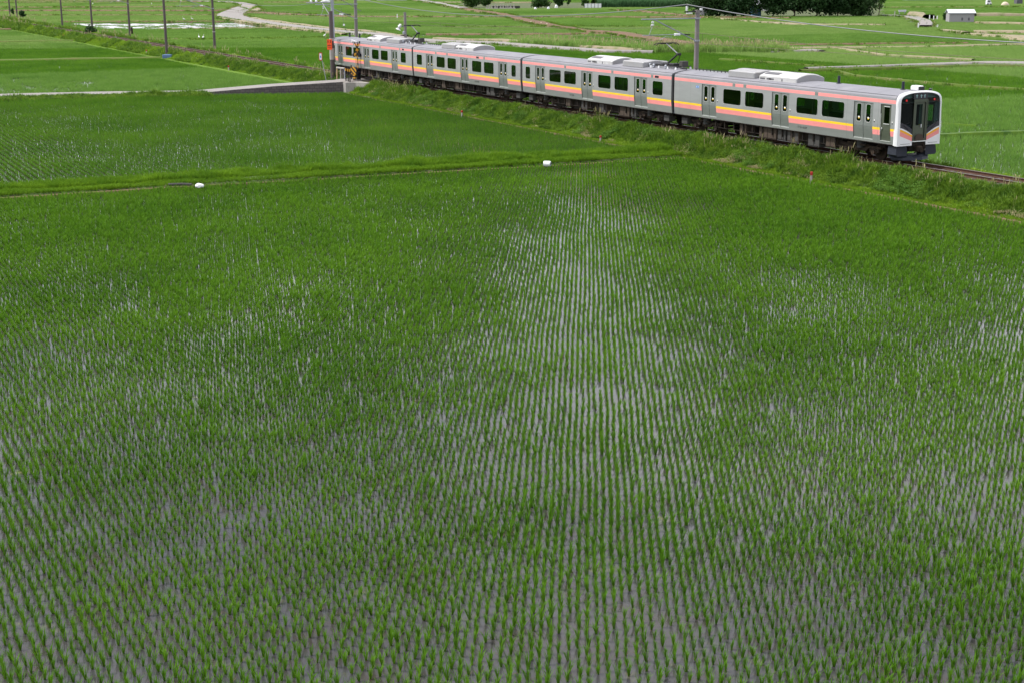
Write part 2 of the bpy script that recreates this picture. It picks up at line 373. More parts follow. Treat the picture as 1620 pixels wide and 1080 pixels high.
def noise2(x, y, s, seed=0):
    """cheap smooth value noise, -1..1"""
    x = np.asarray(x)/s+seed*17.3; y = np.asarray(y)/s+seed*9.1
    def h(i, j):
        t = np.sin(i*127.1+j*311.7+seed*74.7)*43758.5453; return t-np.floor(t)
    i, j = np.floor(x), np.floor(y); fx, fy = x-i, y-j; fx = fx*fx*(3-2*fx); fy = fy*fy*(3-2*fy)
    a = h(i, j)*(1-fx)+h(i+1, j)*fx; b = h(i, j+1)*(1-fx)+h(i+1, j+1)*fx
    return (a*(1-fy)+b*fy)*2-1
def in_view(p, m=1.12, zmax=900):
    d = p-CP; z = d @ FW; u = (d @ RT)/np.maximum(z, .1)*FPX; v = (d @ UP)/np.maximum(z, .1)*FPX
    return (z > 1) & (z < zmax) & (abs(u) < 810*m+40) & (v > -540*m-60) & (v < 640)

# ================================================================== SETTING
g = MB(); g.face([(-5000, -5000, -1.32), (5000, -5000, -1.32), (5000, 5000, -1.32), (-5000, 5000, -1.32)])
tag(g.build('ground', 'ground'), kind='structure')
g = MB(); g.face([(-900, -400, -1.2), (200, -400, -1.2), (200, 900, -1.2), (-900, 900, -1.2)])
tag(g.build('water', 'water'), kind='structure')

# railway embankment with its track bed
def bank_z(x, y):
    """height of the embankment surface"""
    y = np.asarray(y, float); x = np.asarray(x, float)
    z = np.interp(y, [-4.0, -3.3, -2.9, -1.9, -1.45, 1.5, 2.2, 3.6, 4.4], [-1.3, -1.14, -1.02, -.42, -.20, -.20, -.45, -1.14, -1.3])
    return z+noise2(x, y, 1.1, 3)*.06*(np.abs(y) > 1.6)+noise2(x, y*2, 4, 4)*.05*(np.abs(y) > 1.6)
g = MB(); xs = np.concatenate([np.arange(-460, -120, 2.5), np.arange(-120, 46, .6)]); ys = [-4.0, -3.6, -3.3, -3.0, -2.6, -2.2, -1.9, -1.6, -1.4, 0, 1.4, 1.7, 2.2, 2.8, 3.3, 3.6, 4.4]
X, Y = np.meshgrid(xs, ys, indexing='ij'); Z = bank_z(X, Y)
g.v = [tuple(t) for t in np.stack([X, Y, Z], -1).reshape(-1, 3)]; ny = len(ys)
for i in range(len(xs)-1):
    for j in range(ny-1):
        a = i*ny+j; g.f.append((a, a+ny, a+ny+1, a+1)); g.m.append(0)
tag(g.build('embankment', 'bank', smooth=True), kind='structure')
tb = MB(); n = 0
tb.v = [(x, y, -.165+(.02*random.uniform(-1, 1))) for x in np.arange(-460, 46, 1.0) for y in (-1.45, -1.1, -.6, 0, .6, 1.1, 1.45)]
for i in range(len(np.arange(-460, 46, 1.0))-1):
    for j in range(6): tb.f.append((i*7+j, (i+1)*7+j, (i+1)*7+j+1, i*7+j+1)); tb.m.append(0)
tag(tb.build('track_bed', 'ballast'), kind='structure')
trk = empty('railway_track', (0, 0, 0), label='rusty single railway track running along the low grass embankment', cat='railway track')
for sy in (-1, 1):
    r = MB(); y = sy*.567
    prof = [(-.065, -.15), (.065, -.15), (.012, -.12), (.012, -.045), (.034, -.03), (.034, 0), (-.034, 0), (-.034, -.03), (-.012, -.045), (-.012, -.12)]
    xsr = list(np.arange(-460, 46, 23)); rings = [[(x, y+a, b) for a, b in prof] for x in xsr]
    r.loft(rings, 0, True, True)
    r.box((-460, y-.03, .0005), (45.9, y+.03, .003), 1)
    r.build('rail', ['rail', 'railtop'], trk)
s_ = MB()
for x in np.arange(-130, 45, .62): s_.box((x-.1, -1.05, -.24), (x+.1, 1.05, -.142))
tag(s_.build('sleeper', 'sleeper', trk), kind='stuff')

# strips over the land: bunds, lanes, ditches
EXC = []      # (x0, y0, x1, y1, half width) where no rice stands
def strip(name, pts, width, h, material, kind='structure', sk=.25, base=-1.3, label=None, cat=None, wob=.0, excl=.2):
    """a raised strip along a line of points, trapezoid in section"""
    pts = [np.array(p[:2], float) for p in pts]; wd = width if isinstance(width, (list, tuple)) else [width]*len(pts)
    P2, W2 = [], []
    for k in range(len(pts)-1):
        n = max(1, int(np.linalg.norm(pts[k+1]-pts[k])/(6 if wob else 40)))
        for t in range(n):
            P2.append(pts[k]+(pts[k+1]-pts[k])*t/n); W2.append(wd[k]+(wd[k+1]-wd[k])*t/n)
        EXC.append((*pts[k], *pts[k+1], max(wd[k], wd[k+1])/2+excl))
    P2.append(pts[-1]); W2.append(wd[-1])
    rings = []
    for k, p in enumerate(P2):
        d = P2[min(k+1, len(P2)-1)]-P2[max(k-1, 0)]; d = d/np.linalg.norm(d); nn = np.array([-d[1], d[0]])
        wv = W2[k]*(1+random.uniform(-wob, wob)); c = p+nn*random.uniform(-wob, wob)*wv*.4; hh = h*(1+random.uniform(-wob, wob))
        row = []
        for u, zz in ((-.5-sk*.5, base), (-.5, -1.2+hh*.7), (-.5+sk*.5, -1.2+hh), (.5-sk*.5, -1.2+hh), (.5, -1.2+hh*.7), (.5+sk*.5, base)):
            row.append((c[0]+nn[0]*wv*u, c[1]+nn[1]*wv*u, zz))
        rings.append(row)
    m_ = MB(); m_.loft(rings, 0, False)
    o = m_.build(name, material, smooth=wob > 0)
    return tag(o, label, cat, kind=kind)

# bund between the two near paddies
BX = lambda y: -15.7-(-3-y)*2.9/39        # x of its near edge
strip('path', [(BX(-3)-.05, -3.2), (BX(-20)-.05, -20), (BX(-60)-.05, -60)], .28, .08, 'soil', wob=.5, excl=0)
strip('field_bund', [(BX(-3)-1.6, -3.2), (BX(-20)-1.6, -20), (BX(-60)-1.6, -60)], 2.4, .20, 'bank', wob=.12, excl=.1)
# strip of bare soil and lime grass at the foot of the embankment
strip('ditch_edge', [(46, -3.55), (-15.5, -3.55)], .35, .07, 'soil', wob=.3, excl=0)
strip('ditch_edge', [(-19, -3.6), (-70, -3.6)], .3, .06, 'soil', wob=.3, excl=0)
strip('ditch_edge', [(-80, -3.6), (-300, -3.6)], .6, .1, 'ygreen', wob=.3, excl=.2)
# left fields beyond the crossing road
def pline(name, pix, width, h, m_, **k): return strip(name, [P(*p) for p in pix], width, h, m_, **k)
pline('field_bund', [(-40, 98), (265, 93)], 1.6, .25, 'olive', wob=.15)
pline('field_bund', [(-40, 69), (127, 66)], 1.8, .3, 'olive', wob=.15)
pline('field_bund', [(-40, 49), (43, 47)], 2.0, .3, 'soil', wob=.15)
# beyond the track, left: long brown bunds
pline('field_bund', [(-60, 18.5), (345, 18.7), (356, 18)], [4.5, 4, 4], .5, 'soil', wob=.1)
pline('field_bund', [(-60, 13), (330, 12.5)], 2.5, .4, 'soil', wob=.1)
pline('field_bund', [(46, 25.5), (200, 25.4), (340, 25)], 1.6, .3, 'soil', wob=.1)
pline('field_bund', [(97, 36), (355, 35.2)], 1.2, .25, 'soil', wob=.1)
pline('field_bund', [(250, 47), (420, 45.5), (460, 45)], 1.0, .22, 'palesoil', wob=.1)
pline('field_bund', [(250, 64), (470, 61.5), (520, 60.8)], .55, .18, 'ygreen', wob=.1)
pline('field_bund', [(-60, 5), (180, 4.5), (320, 4)], 3, .4, 'soil', wob=.1)
pline('field_bund', [(20, 1.8), (200, 1.5)], 6, .5, 'soil', wob=.1)
# farm road with its bend
road = [(640, 64), (600, 57), (548, 53.5), (490, 47), (430, 39), (392, 33), (365, 27), (364, 24), (378, 17), (395, 9.5), (380, 6), (345, 3.6), (300, 3.0)]
strip('road', [P(*p) for p in road], [3.0, 3, 3, 3.2, 3.4, 4.5, 6.5, 7, 7, 5, 4, 4, 4], .45, 'asphalt', excl=.6)
strip('road', [P(*p) for p in [(640, 64), (690, 67.5), (789, 71), (870, 77.5), (965, 84), (1034, 85)]], [3.0, 2.6, 2.2, 1.7, 1.5, 1.2], .42, 'asphalt', excl=.6)
pline('road_verge', [(640, 61), (600, 54.5), (548, 50), (490, 43.5), (430, 36), (400, 31)], 1.6, .5, 'palesoil', wob=.2)
pline('road_verge', [(545, 56.5), (490, 50), (430, 43), (392, 37), (350, 31)], 1.3, .4, 'palesoil', wob=.2)
pline('road_verge', [(690, 65), (789, 67.5), (870, 73), (965, 80.5), (1034, 82.5)], 2.0, .5, 'palesoil', wob=.2)
# brown bands beyond the train
pline('field_bund', [(385, 20), (440, 23), (545, 27.5), (700, 28), (830, 28.6)], [3, 6, 5, 4, 2.5], .3, 'soil', wob=.15)
pline('field_bund', [(390, 12), (405, 17), (398, 19)], 5, .4, 'palesoil', wob=.2)
pline('field_bund', [(674, 57), (780, 56.5), (930, 55.5)], 2.6, .35, 'soil', wob=.12)
pline('field_bund', [(937, 52), (975, 54), (1030, 63), (1100, 73), (1130, 76)], [3, 3.6, 3.5, 3, 2], .4, 'soil', wob=.2)
pline('field_bund', [(700, 9), (731, 15), (793, 24), (839, 35), (880, 43), (937, 52)], [2.5, 3.5, 4, 4, 2, 1.5], .35, 'soil', wob=.2)
pline('field_bund', [(700, 44), (860, 44)], 1.2, .2, 'olive', wob=.1)
pline('field_bund', [(900, 43), (1060, 44)], 1.2, .2, 'olive', wob=.1)
pline('field_bund', [(830, 28.6), (1130, 28.8), (1250, 30)], 2.4, .35, 'soil', wob=.1)
pline('field_bund', [(971, 17), (1010, 19), (1078, 25.5), (1110, 28)], 3, .35, 'soil', wob=.15)
pline('field_bund', [(1110, 28), (1200, 36), (1260, 40), (1400, 41)], [2, 2, 3, 1.5], .3, 'palesoil', wob=.2)
pline('field_bund', [(1130, 72.5), (1260, 73), (1400, 71), (1530, 70)], 1.2, .3, 'soil', wob=.15)
pline('field_bund', [(1200, 80), (1330, 78), (1480, 76), (1640, 73)], 1.6, .35, 'palesoil', wob=.2)
pline('path', [(1215, 85), (1290, 82.5), (1300, 84)], [1.2, 2.4, 1.0], .36, 'asphalt')
pline('path', [(1275, 112), (1400, 108), (1540, 103), (1570, 102.5), (1660, 103.5)], [.9, 1.0, 2.0, 2.4, 2.6], .36, 'asphalt')
pline('field_bund', [(1265, 115), (1400, 112), (1540, 107.5), (1660, 108.5)], .9, .4, 'olive', wob=.2)
pline('field_bund', [(1330, 79.5), (1400, 90), (1540, 98)], .9, .3, 'palesoil', wob=.2)
pline('field_bund', [(1140, 96), (1300, 107), (1350, 122), (1420, 129), (1530, 139), (1660, 147)], .6, .25, 'olive', wob=.2)
pline('field_bund', [(1485, 219), (1540, 216), (1640, 213)], .7, .3, 'grassA', wob=.2)
pline('field_bund', [(1490, 198), (1545, 202)], .15, .2, 'ygreen', wob=.2)
pline('field_bund', [(1535, 55), (1600, 60), (1660, 68)], 4, .35, 'palesoil', wob=.3)
pline('field_bund', [(1540, 27), (1660, 26)], 3.0, .8, 'palesoil', wob=.2)
pline('field_bund', [(1400, 13), (1660, 12)], 2.5, .4, 'olive', wob=.1)
pline('field_bund', [(1540, 53), (1660, 54)], 3.0, .5, 'palesoil', wob=.2)
pline('field_bund', [(1545, 38), (1660, 41)], 1.6, .5, 'palesoil', wob=.2)
pline('field_bund', [(420, 5), (480, 5), (545, 2)], 3, .4, 'soil', wob=.1)
# double wheel track up to the warehouse
pline('path', [(1395, 26.5), (1420, 27), (1436, 29), (1455, 34), (1461, 39), (1460, 44)], 1.5, .5, 'asphalt')
pline('path', [(1420, 27), (1450, 30), (1468, 36), (1471, 40), (1469, 44)], 1.3, .5, 'asphalt')
pline('path', [(1492, 50), (1510, 52), (1528, 54)], 1.6, .4, 'palesoil')
pline('field_bund', [(1442, 25), (1455, 27.5), (1470, 31)], 3, 1.0, 'palesoil', wob=.3)
# lane up by the top edge
pline('road', [(650, 0), (690, 6), (720, 12), (735, 15)], 4, .5, 'asphalt')
pline('field_bund', [(672, 5), (730, 5.2), (845, 5.4), (872, 5.4)], 2.4, .5, 'palesoil')

# crossing road: ramp over the track, retaining wall and pier
near = [(-72.0, 6.0, -.9), (-72.0, 3.0, -.25), (-72.1, 1.6, -.06), (-72.1, -1.6, -.06), (-72.2, -3.0, -.22), (-73.9, -9.2, -.5), (-76.0, -15.5, -.97), (-79, -23, -.97), (-80.5, -31, -.93), (-81.2, -60, -.93)]
g = MB(); rings = []
for x, y, z in near:
    rings.append([(x, y, z-.3), (x, y, z), (x-3.1, y, z), (x-3.1, y, z-.3)])
g.loft(rings, 0, False)
tag(g.build('road', 'asphalt'), kind='structure')
for k in range(4, len(near)-1): EXC.append((near[k][0]-1.5, near[k][1], near[k+1][0]-1.5, near[k+1][1], 2.6))
g = MB()
a = [near[4], near[5], near[6]]
g.loft([[(x+.28, y, -1.35), (x+.28, y, z-.02), (x+.28, y, z+.03), (x, y, z+.03), (x-.05, y, -1.35)] for x, y, z in a], 0, True, True)
o = g.build('retaining_wall', 'blocks'); tag(o, 'low grey concrete block wall holding up the crossing road', 'wall')
g = MB(); g.prism([(-72.3, -3.35), (-71.4, -3.3), (-71.0, -2.5), (-69.3, -1.7), (-69.3, -1.5), (-72.3, -1.5)], lambda x, y: (x, y, -.21), lambda x, y: (x, y, -1.4))
tag(g.build('bridge_abutment', 'concrete'), 'pale concrete corner block at the end of the block wall under the crossing', 'concrete block')
# grassy slope of the road beyond the wall
g = MB(); g.loft([[(x+2.6, y, -1.3), (x+1.5, y, z-.22), (x+.1, y, z-.02), (x-.3, y, z-.08), (x-.3, y, -1.3)] for x, y, z in near[6:]], 0, False)
tag(g.build('road_verge', 'bank'), kind='structure')
for k in range(6, len(near)-1): EXC.append((near[k][0]+1, near[k][1], near[k+1][0]+1, near[k+1][1], 1.9))

# ================================================================== PLANTS
def rice_proto(i, nb, seg, wd, mats, hs=1.0, dead=True):
    rd = random.Random(100+i); mb = MB()
    for k in range(nb):
        a = rd.uniform(0, 6.28); r0 = rd.uniform(0, .018); h = rd.uniform(.13, .265)*hs; le = rd.uniform(.012, .11)*hs
        blade(mb, r0*math.cos(a), r0*math.sin(a), -.01, h, le, a, wd*rd.uniform(.8, 1.2), 0, seg, rd)
    if dead:
        for k in range(3):
            a = rd.uniform(0, 6.28); blade(mb, 0, 0, 0, rd.uniform(.02, .08), rd.uniform(.05, .12), a, wd, 1, 1, rd)
    return raw(mb, 'rice_hill_%02d' % i, mats)
near_rice = proto_coll('rice_near', [rice_proto(i, 24, 2, .0110, ['rice', 'ricedead']) for i in range(14)])
mid_rice = proto_coll('rice_mid', [rice_proto(20+i, 13, 1, .022, ['rice2', 'ricedead'], 1.1) for i in range(8)])
def field(name, coll, nvar, xr, yr, dx, dy, keep, label, jit=.013, sc_=1.0, drift=.05, miss=.02, zz=-1.2, blobs=()):
    xs = np.arange(xr[0], xr[1], dx); ys = np.arange(yr[0], yr[1], dy)
    X, Y = np.meshgrid(xs, ys, indexing='ij'); X = X.ravel(); Y = Y.ravel()
    Y = Y+noise2(X, Y, 5, 11)*drift+noise2(X, X*0, 2.4, 12)*drift*.35; X = X+noise2(X, Y, 7, 13)*drift
    X = X+rng.normal(0, jit, X.size); Y = Y+rng.normal(0, jit, X.size)
    p = np.stack([X, Y, np.full(X.size, zz)], -1)
    den = noise2(X, Y, 3.2, 21)*.42+noise2(X, Y, 1.1, 22)*.5+noise2(X, Y, 9, 23)*.2
    for bx_, by_, rr_, dv in blobs:
        q = P(bx_, by_); den += dv*(.34 if dv < 0 else .62)*np.exp(-((X-q[0])**2+(Y-q[1])**2)/rr_**2)
    k = keep(X, Y) & in_view(p) & (rng.random(X.size) > miss*(1+5*(den < -.62)))
    p = p[k]; den = den[k]; n = len(p)
    s = sc_*(1.0+.18*den)*rng.uniform(.82, 1.18, n)
    scl = np.stack([s*rng.uniform(.9, 1.1, n)*(1+.1*den), s*(1+.1*den), s*rng.uniform(.85, 1.15, n)], -1)
    rot = np.stack([rng.normal(0, .06, n), rng.normal(0, .06, n), rng.uniform(0, 6.28, n)], -1)
    o = scatter(name, coll, p, rot, scl, rng.integers(0, nvar, n)); print(name, n)
    return tag(o, label, 'rice', kind='stuff')
field('rice', near_rice, 14, (-20.5, 46), (-62, -3.75), .30, .177, lambda x, y: (x > BX(y)+.18) & (y < -3.85),
      'green rice seedlings in the flooded foreground paddy', sc_=1.05, blobs=[
      (920, 325, 6, -.8), (900, 400, 4.5, -.8), (950, 450, 4, -.8), (930, 540, 3, -.6), (960, 640, 3, -.7), (900, 660, 2.5, -.5), (1250, 560, 4, -.5), (1540, 500, 4, -.6), (1480, 640, 3, -.5),
      (420, 690, 2.5, -.6), (150, 700, 1.6, -.9), (30, 600, 4, -.6), (490, 560, 3, -.4), (350, 980, 1.2, -.6), (950, 1000, 2.5, -.4), (60, 950, 2.5, -.5), (720, 700, 2, -.4), (690, 335, 4, -.3), (1300, 760, 1.5, -.7),
      (240, 660, 2.2, .9), (1450, 950, 1.8, .9), (1330, 370, 10, .9), (250, 380, 12, .7), (560, 480, 4, .6), (1120, 300, 6, .5), (1560, 900, 1.5, .6), (300, 480, 5, .5), (860, 870, 1.5, .3)])
field('rice', mid_rice, 8, (-78, -18.5), (-60, -3.8), .15, .36, lambda x, y: (x < BX(y)-3.3) & (x > np.interp(y, [-60, -31, -23, -15.5, -9, -3], [-78.3, -77.6, -76.2, -75.2, -73.2, -71.4])),
      'green rice in the paddy between the grassy bund and the block wall', sc_=.93, jit=.018, drift=.02, miss=.003)

def patch_proto(i, size, nc, nb, h, wd, mats, nm):
    rd = random.Random(300+i); mb = MB()
    for c in range(nc):
        x, y = rd.uniform(-size/2, size/2), rd.uniform(-size/2, size/2)
        for k in range(nb):
            a = rd.uniform(0, 6.28); blade(mb, x+rd.uniform(-.03, .03), y+rd.uniform(-.03, .03), -.01, h*rd.uniform(.7, 1.2), h*rd.uniform(.1, .45), a, wd*rd.uniform(.8, 1.2), 0, 1, rd)
    return raw(mb, nm+'_%02d' % i, mats)
def edist(x, y):
    d = np.full(x.size, 1e9)
    for x0, y0, x1, y1, w_ in EXC:
        dx, dy = x1-x0, y1-y0; t = np.clip(((x-x0)*dx+(y-y0)*dy)/(dx*dx+dy*dy+1e-9), 0, 1)
        d = np.minimum(d, np.hypot(x-x0-t*dx, y-y0-t*dy)-w_)
    return d
near_p = proto_coll('rice_patch', [patch_proto(i, 1.15, 26, 7, .30, .022, ['rice2' if i < 4 else 'rice4' if i < 8 else 'rice3'], 'rice_patch') for i in range(12)])
far_p = proto_coll('rice_patch_far', [patch_proto(20+i, 3.3, 130, 5, .24, .07, ['rice4' if i < 3 else 'rice3'], 'rice_patch_far') for i in range(6)])
def inpoly(x, y, pol):
    c = np.zeros(x.size, bool); j = len(pol)-1
    for i in range(len(pol)):
        xi, yi = pol[i][:2]; xj, yj = pol[j][:2]
        c ^= ((yi > y) != (yj > y)) & (x < (xj-xi)*(y-yi)/(yj-yi+1e-12)+xi); j = i
    return c
FLOOD = [P(*p) for p in [(95, 37), (360, 36), (425, 41), (545, 45.5), (430, 46), (200, 47.3), (150, 45)]]
YARD = [P(*p) for p in [(1095, 27), (1100, -10), (1400, -10), (1400, 26)]]
CEM = [P(*p) for p in [(720, 15), (725, 5), (960, 5), (955, 14)]]
CORN = [P(*p) for p in [(948, 12.6), (948, 3), (1090, 3), (1100, 12)]]
for nm_, pl_ in (('yard', YARD), ('yard', CEM), ('field_soil', CORN)):
    g = MB(); g.face([(q[0], q[1], -1.14) for q in pl_]); tag(g.build(nm_, 'bank'), kind='structure')
def wide(name, coll, nv, step, dmin, dmax, label, side):
    if side > 0: xs = np.arange(-760, 60, step); ys = np.arange(3.9, 760, step)
    else: xs = np.arange(-430, -74, step); ys = np.arange(-120, -3.9, step)
    X, Y = np.meshgrid(xs, ys, indexing='ij'); X = X.ravel()+rng.uniform(-.1, .1, X.size)*step; Y = Y.ravel()+rng.uniform(-.1, .1, Y.size)*step
    p = np.stack([X, Y, np.full(X.size, -1.2)], -1); dist = (p-CP) @ FW
    k = in_view(p, 1.1) & (dist >= dmin) & (dist < dmax); p, X, Y = p[k], X[k], Y[k]
    k = (edist(X, Y) > step*.42) & ~inpoly(X, Y, YARD) & ~inpoly(X, Y, CEM) & ~inpoly(X, Y, CORN)
    fl = inpoly(X, Y, FLOOD)
    if side < 0: k &= X < np.interp(Y, [-60, -31, -23, -15.5, -9, -4], [-85, -84.3, -83, -80, -78, -76.5])
    sparse = fl | ((side < 0) & (Y < -12-(X+76)*.1) & (X > -112) & (noise2(X, Y, 4, 31) > -.1))
    k &= (~fl | (rng.random(X.size) < .36)) & (~sparse | fl | (rng.random(X.size) < .75))
    p, X, Y, sparse, fl = p[k], X[k], Y[k], sparse[k], fl[k]; n = len(p)
    # each rectangular plot has its own variety and height
    pl = np.floor(X/38)*7.3+np.floor(Y/64)*3.1; hh = np.modf(np.abs(np.sin(pl*12.9898)*43758.5))[0]
    var = hh*2.2+noise2(X, Y, 30, 41)*.4+.2
    if nv == 12: idx = np.clip(np.floor(var), 0, 2).astype(int)*4+rng.integers(0, 4, n)
    else: idx = (var > 1.3).astype(int)*3+rng.integers(0, 3, n)
    s = np.where(fl, .33, np.where(sparse, .8, 1.0))*rng.uniform(.92, 1.08, n)
    scl = np.stack([rng.uniform(.95, 1.05, n), rng.uniform(.95, 1.05, n), s*(.8+.4*hh)*(1+.12*noise2(X, Y, 5, 42))], -1)
    rot = np.stack([np.zeros(n), np.zeros(n), rng.integers(0, 4, n)*math.pi/2], -1)
    print(name, n)
    return tag(scatter(name, coll, p, rot, scl, idx), label, 'rice', kind='stuff')
wide('rice', near_p, 12, 1.0, 20, 215, 'green rice filling the paddies just beyond the railway', 1)
wide('rice', far_p, 6, 3.0, 215, 760, 'green rice filling the distant paddies of the plain', 1)
wide('rice', near_p, 12, 1.0, 60, 215, 'green rice in the paddies left of the railway past the crossing road', -1)
wide('rice', far_p, 6, 3.0, 215, 500, 'green rice in the far paddies left of the railway', -1)

# grass and weeds on banks
def tuft(i, nb, h, wd, mats, spread=.1, lean=.6, heads=0, nm='grass_tuft'):
    rd = random.Random(500+i); mb = MB()
    for k in range(nb):
        a = rd.uniform(0, 6.28); r0 = rd.uniform(0, spread); hh = h*rd.uniform(.5, 1.15)
        blade(mb, r0*math.cos(a), r0*math.sin(a), -.03, hh, hh*rd.uniform(.1, lean), rd.uniform(0, 6.28), wd*rd.uniform(.7, 1.3), 0, 2, rd)
    for k in range(heads):
        a = rd.uniform(0, 6.28); r0 = rd.uniform(0, spread); x, y = r0*math.cos(a), r0*math.sin(a); hh = h*rd.uniform(1.0, 1.5)
        blade(mb, x, y, 0, hh, hh*.15, a, wd*.5, 1, 1, rd); blade(mb, x+.03*math.cos(a), y, hh*.7, hh*.32, hh*.10, a, wd*1.6, 1, 2, rd)
    return raw(mb, nm+'_%02d' % i, mats)
def weed(i, nl, h, mats):
    rd = random.Random(700+i); mb = MB()
    for k in range(nl):
        a = rd.uniform(0, 6.28); r = rd.uniform(.02, .16); z = rd.uniform(.05, h); x, y = r*math.cos(a), r*math.sin(a)
        s = rd.uniform(.02, .045); t = rd.uniform(-.5, .5); b = a+rd.uniform(-.8, .8); c, sn = math.cos(b), math.sin(b)
        j = len(mb.v)
        mb.v += [(x, y, z), (x+c*s-sn*s*.5, y+sn*s+c*s*.5, z+s*t), (x+c*s*2, y+sn*s*2, z-s*.3), (x+c*s+sn*s*.5, y+sn*s-c*s*.5, z+s*t)]
        mb.f.append((j, j+1, j+2, j+3)); mb.m.append(0)
    return raw(mb, 'weed_%02d' % i, mats)
bankc = proto_coll('bank_plants',
    [tuft(i, 15, .30, .026, ['grassA'], .13, .9) for i in range(5)] +
    [tuft(5+i, 18, .42, .020, ['grassA', 'straw'], heads=3) for i in range(3)] +
    [tuft(8+i, 18, .17, .026, ['grassB'], .12, .9) for i in range(4)])
for k, o in enumerate(sorted(bankc.objects, key=lambda o: o.name)): pass
weedc = proto_coll('bank_weeds', [weed(i, 34, .26, ['grassC']) for i in range(3)]+[weed(3+i, 34, .16, ['grassA']) for i in range(3)])
bundc = proto_coll('bund_plants', [tuft(80+i, 26, .34, .014, ['bundgrass'], .12, .4, nm='bund_tuft') for i in range(5)])
limec = proto_coll('lime_plants', [tuft(40+i, 26, .34, .014, ['grassB'], .1, .35, nm='lime_tuft') for i in range(5)])
farc = proto_coll('far_plants', [tuft(50+i, 22, .34, .05, ['grassA', 'straw'], .4, .6, heads=0, nm='far_tuft') for i in range(3)]+
                  [tuft(53+i, 18, .26, .04, ['straw'], .4, .6, nm='far_tuft') for i in range(2)])
def spread(name, coll, n, fx, idxf, sclf, label, cat='grass'):
    X, Y, Zz = fx(n); p = np.stack([X, Y, Zz], -1); k = in_view(p); p = p[k]; X, Y = X[k], Y[k]; n = len(p)
    s = sclf(X, Y)*rng.uniform(.7, 1.3, n)
    o = scatter(name, coll, p, np.stack([rng.normal(0, .12, n), rng.normal(0, .12, n), rng.uniform(0, 6.28, n)], -1),
                np.stack([s, s, s*rng.uniform(.8, 1.2, n)], -1), idxf(X, Y, n)); print(name, n)
    return tag(o, label, cat, kind='stuff')
ROADX = lambda X, Y: (X < -71.6) & (X > -75.6)
def near_slope(n):
    X = 46-rng.random(n)**1.25*170; Y = -3.35+rng.random(n)*2.0; k = ~ROADX(X, Y) & ~((X < -70.6) & (X > -72)) & ~((X < -69.2) & (X > -72) & (Y > -2.4)); X, Y = X[k], Y[k]
    return X, Y, bank_z(X, Y)
def bidx(X, Y, n):
    u = (Y+3.35)/2.0+noise2(X, Y, 1.5, 51)*.25+rng.normal(0, .1, n)
    return np.where(u < .22, 8+rng.integers(0, 4, n), np.where((u > .6) & (noise2(X, Y, 3, 52) > -.1) & (rng.random(n) < .07), 5+rng.integers(0, 3, n), rng.integers(0, 5, n)))
spread('grass', bankc, 46000, near_slope, bidx, lambda X, Y: np.interp(Y, [-3.35, -2.9, -1.9, -1.4], [.7, .85, 1.1, .95])*(1+.35*noise2(X, Y, .7, 53)+.25*noise2(X, Y, 2.2, 56)),
       'long green grass with seed heads on the near side of the embankment')
def weed_slope(n):
    X = 20-rng.random(n)*100; Y = -3.2+rng.random(n)*1.5; k = (noise2(X, Y, .8, 61) > .1) & (rng.random(n) < .6) & ~((X < -69.2) & (X > -75.6)); X, Y = X[k], Y[k]
    return X, Y, bank_z(X, Y)+.03
spread('weeds', weedc, 16000, weed_slope, lambda X, Y, n: np.where(noise2(X, Y, 2.5, 62) > 0, rng.integers(0, 3, n), rng.integers(3, 6, n)),
       lambda X, Y: 1.0+0*X, 'leafy dark green weeds in clumps on the embankment slope', 'weeds')
def far_slope(n):
    X = 46-rng.random(n)**1.3*380; Y = np.where(rng.random(n) < .62, 1.7+rng.random(n)*2.3, -3.6+rng.random(n)*2.1); k = ((Y > 0) | (X < -120)) & ~ROADX(X, Y); X, Y = X[k], Y[k]
    return X, Y, bank_z(X, Y)
spread('grass', bankc, 36000, far_slope, lambda X, Y, n: np.where((np.abs(Y) < 2.4) & (noise2(X, Y, 5, 54) > -.1) & (rng.random(n) < .07), 5+rng.integers(0, 3, n), np.where(noise2(X, Y, 4, 55) > .3, 8+rng.integers(0, 4, n), rng.integers(0, 5, n))),
       lambda X, Y: 1.2+np.clip(-X-60, 0, 300)*.006, 'grass on the far and distant parts of the embankment')
def bund_grass(n):
    Y = -3.3-rng.random(n)*50; u = rng.random(n); X = BX(Y)-.22-u*2.8
    return X, Y, np.full(n, -1.03)
spread('grass', bundc, 24000, bund_grass, lambda X, Y, n: rng.integers(0, 5, n),
       lambda X, Y: np.where(BX(Y)-X > 1.5, 1.0, .5)*(1+.4*noise2(X, Y, 1.2, 71)), 'bright green grass along the bund between the near paddies')
def edge_grass(n):
    X = 46-rng.random(n)*110; Y = -3.62+rng.random(n)*.5
    k = ~((X < -15.4) & (X > -19)); X, Y = X[k], Y[k]; return X, Y, np.full(len(X), -1.14)
spread('grass', limec, 12000, edge_grass, lambda X, Y, n: rng.integers(0, 5, n), lambda X, Y: .34+0*X, 'short lime green grass at the foot of the embankment')
def verge_grass(n):
    t = rng.random(n)*(len(near)-7)+6; k = np.floor(t).astype(int); f = t-k; A = np.array(near)
    q = A[k]*(1-f)[:, None]+A[np.minimum(k+1, len(A)-1)]*f[:, None]; u = rng.random(n)
    return q[:, 0]+.5+u*2.1, q[:, 1], q[:, 2]-.1-u*.28
spread('grass', bankc, 5000, verge_grass, lambda X, Y, n: rng.integers(0, 5, n), lambda X, Y: 1.25*(1+.5*noise2(X, Y, 1.5, 91)), 'dark grass on the bank below the crossing road')
deadc = proto_coll('dead_plants', [tuft(90+i, 14, .12, .022, ['straw'], .22, 2.2, nm='dead_tuft') for i in range(3)])
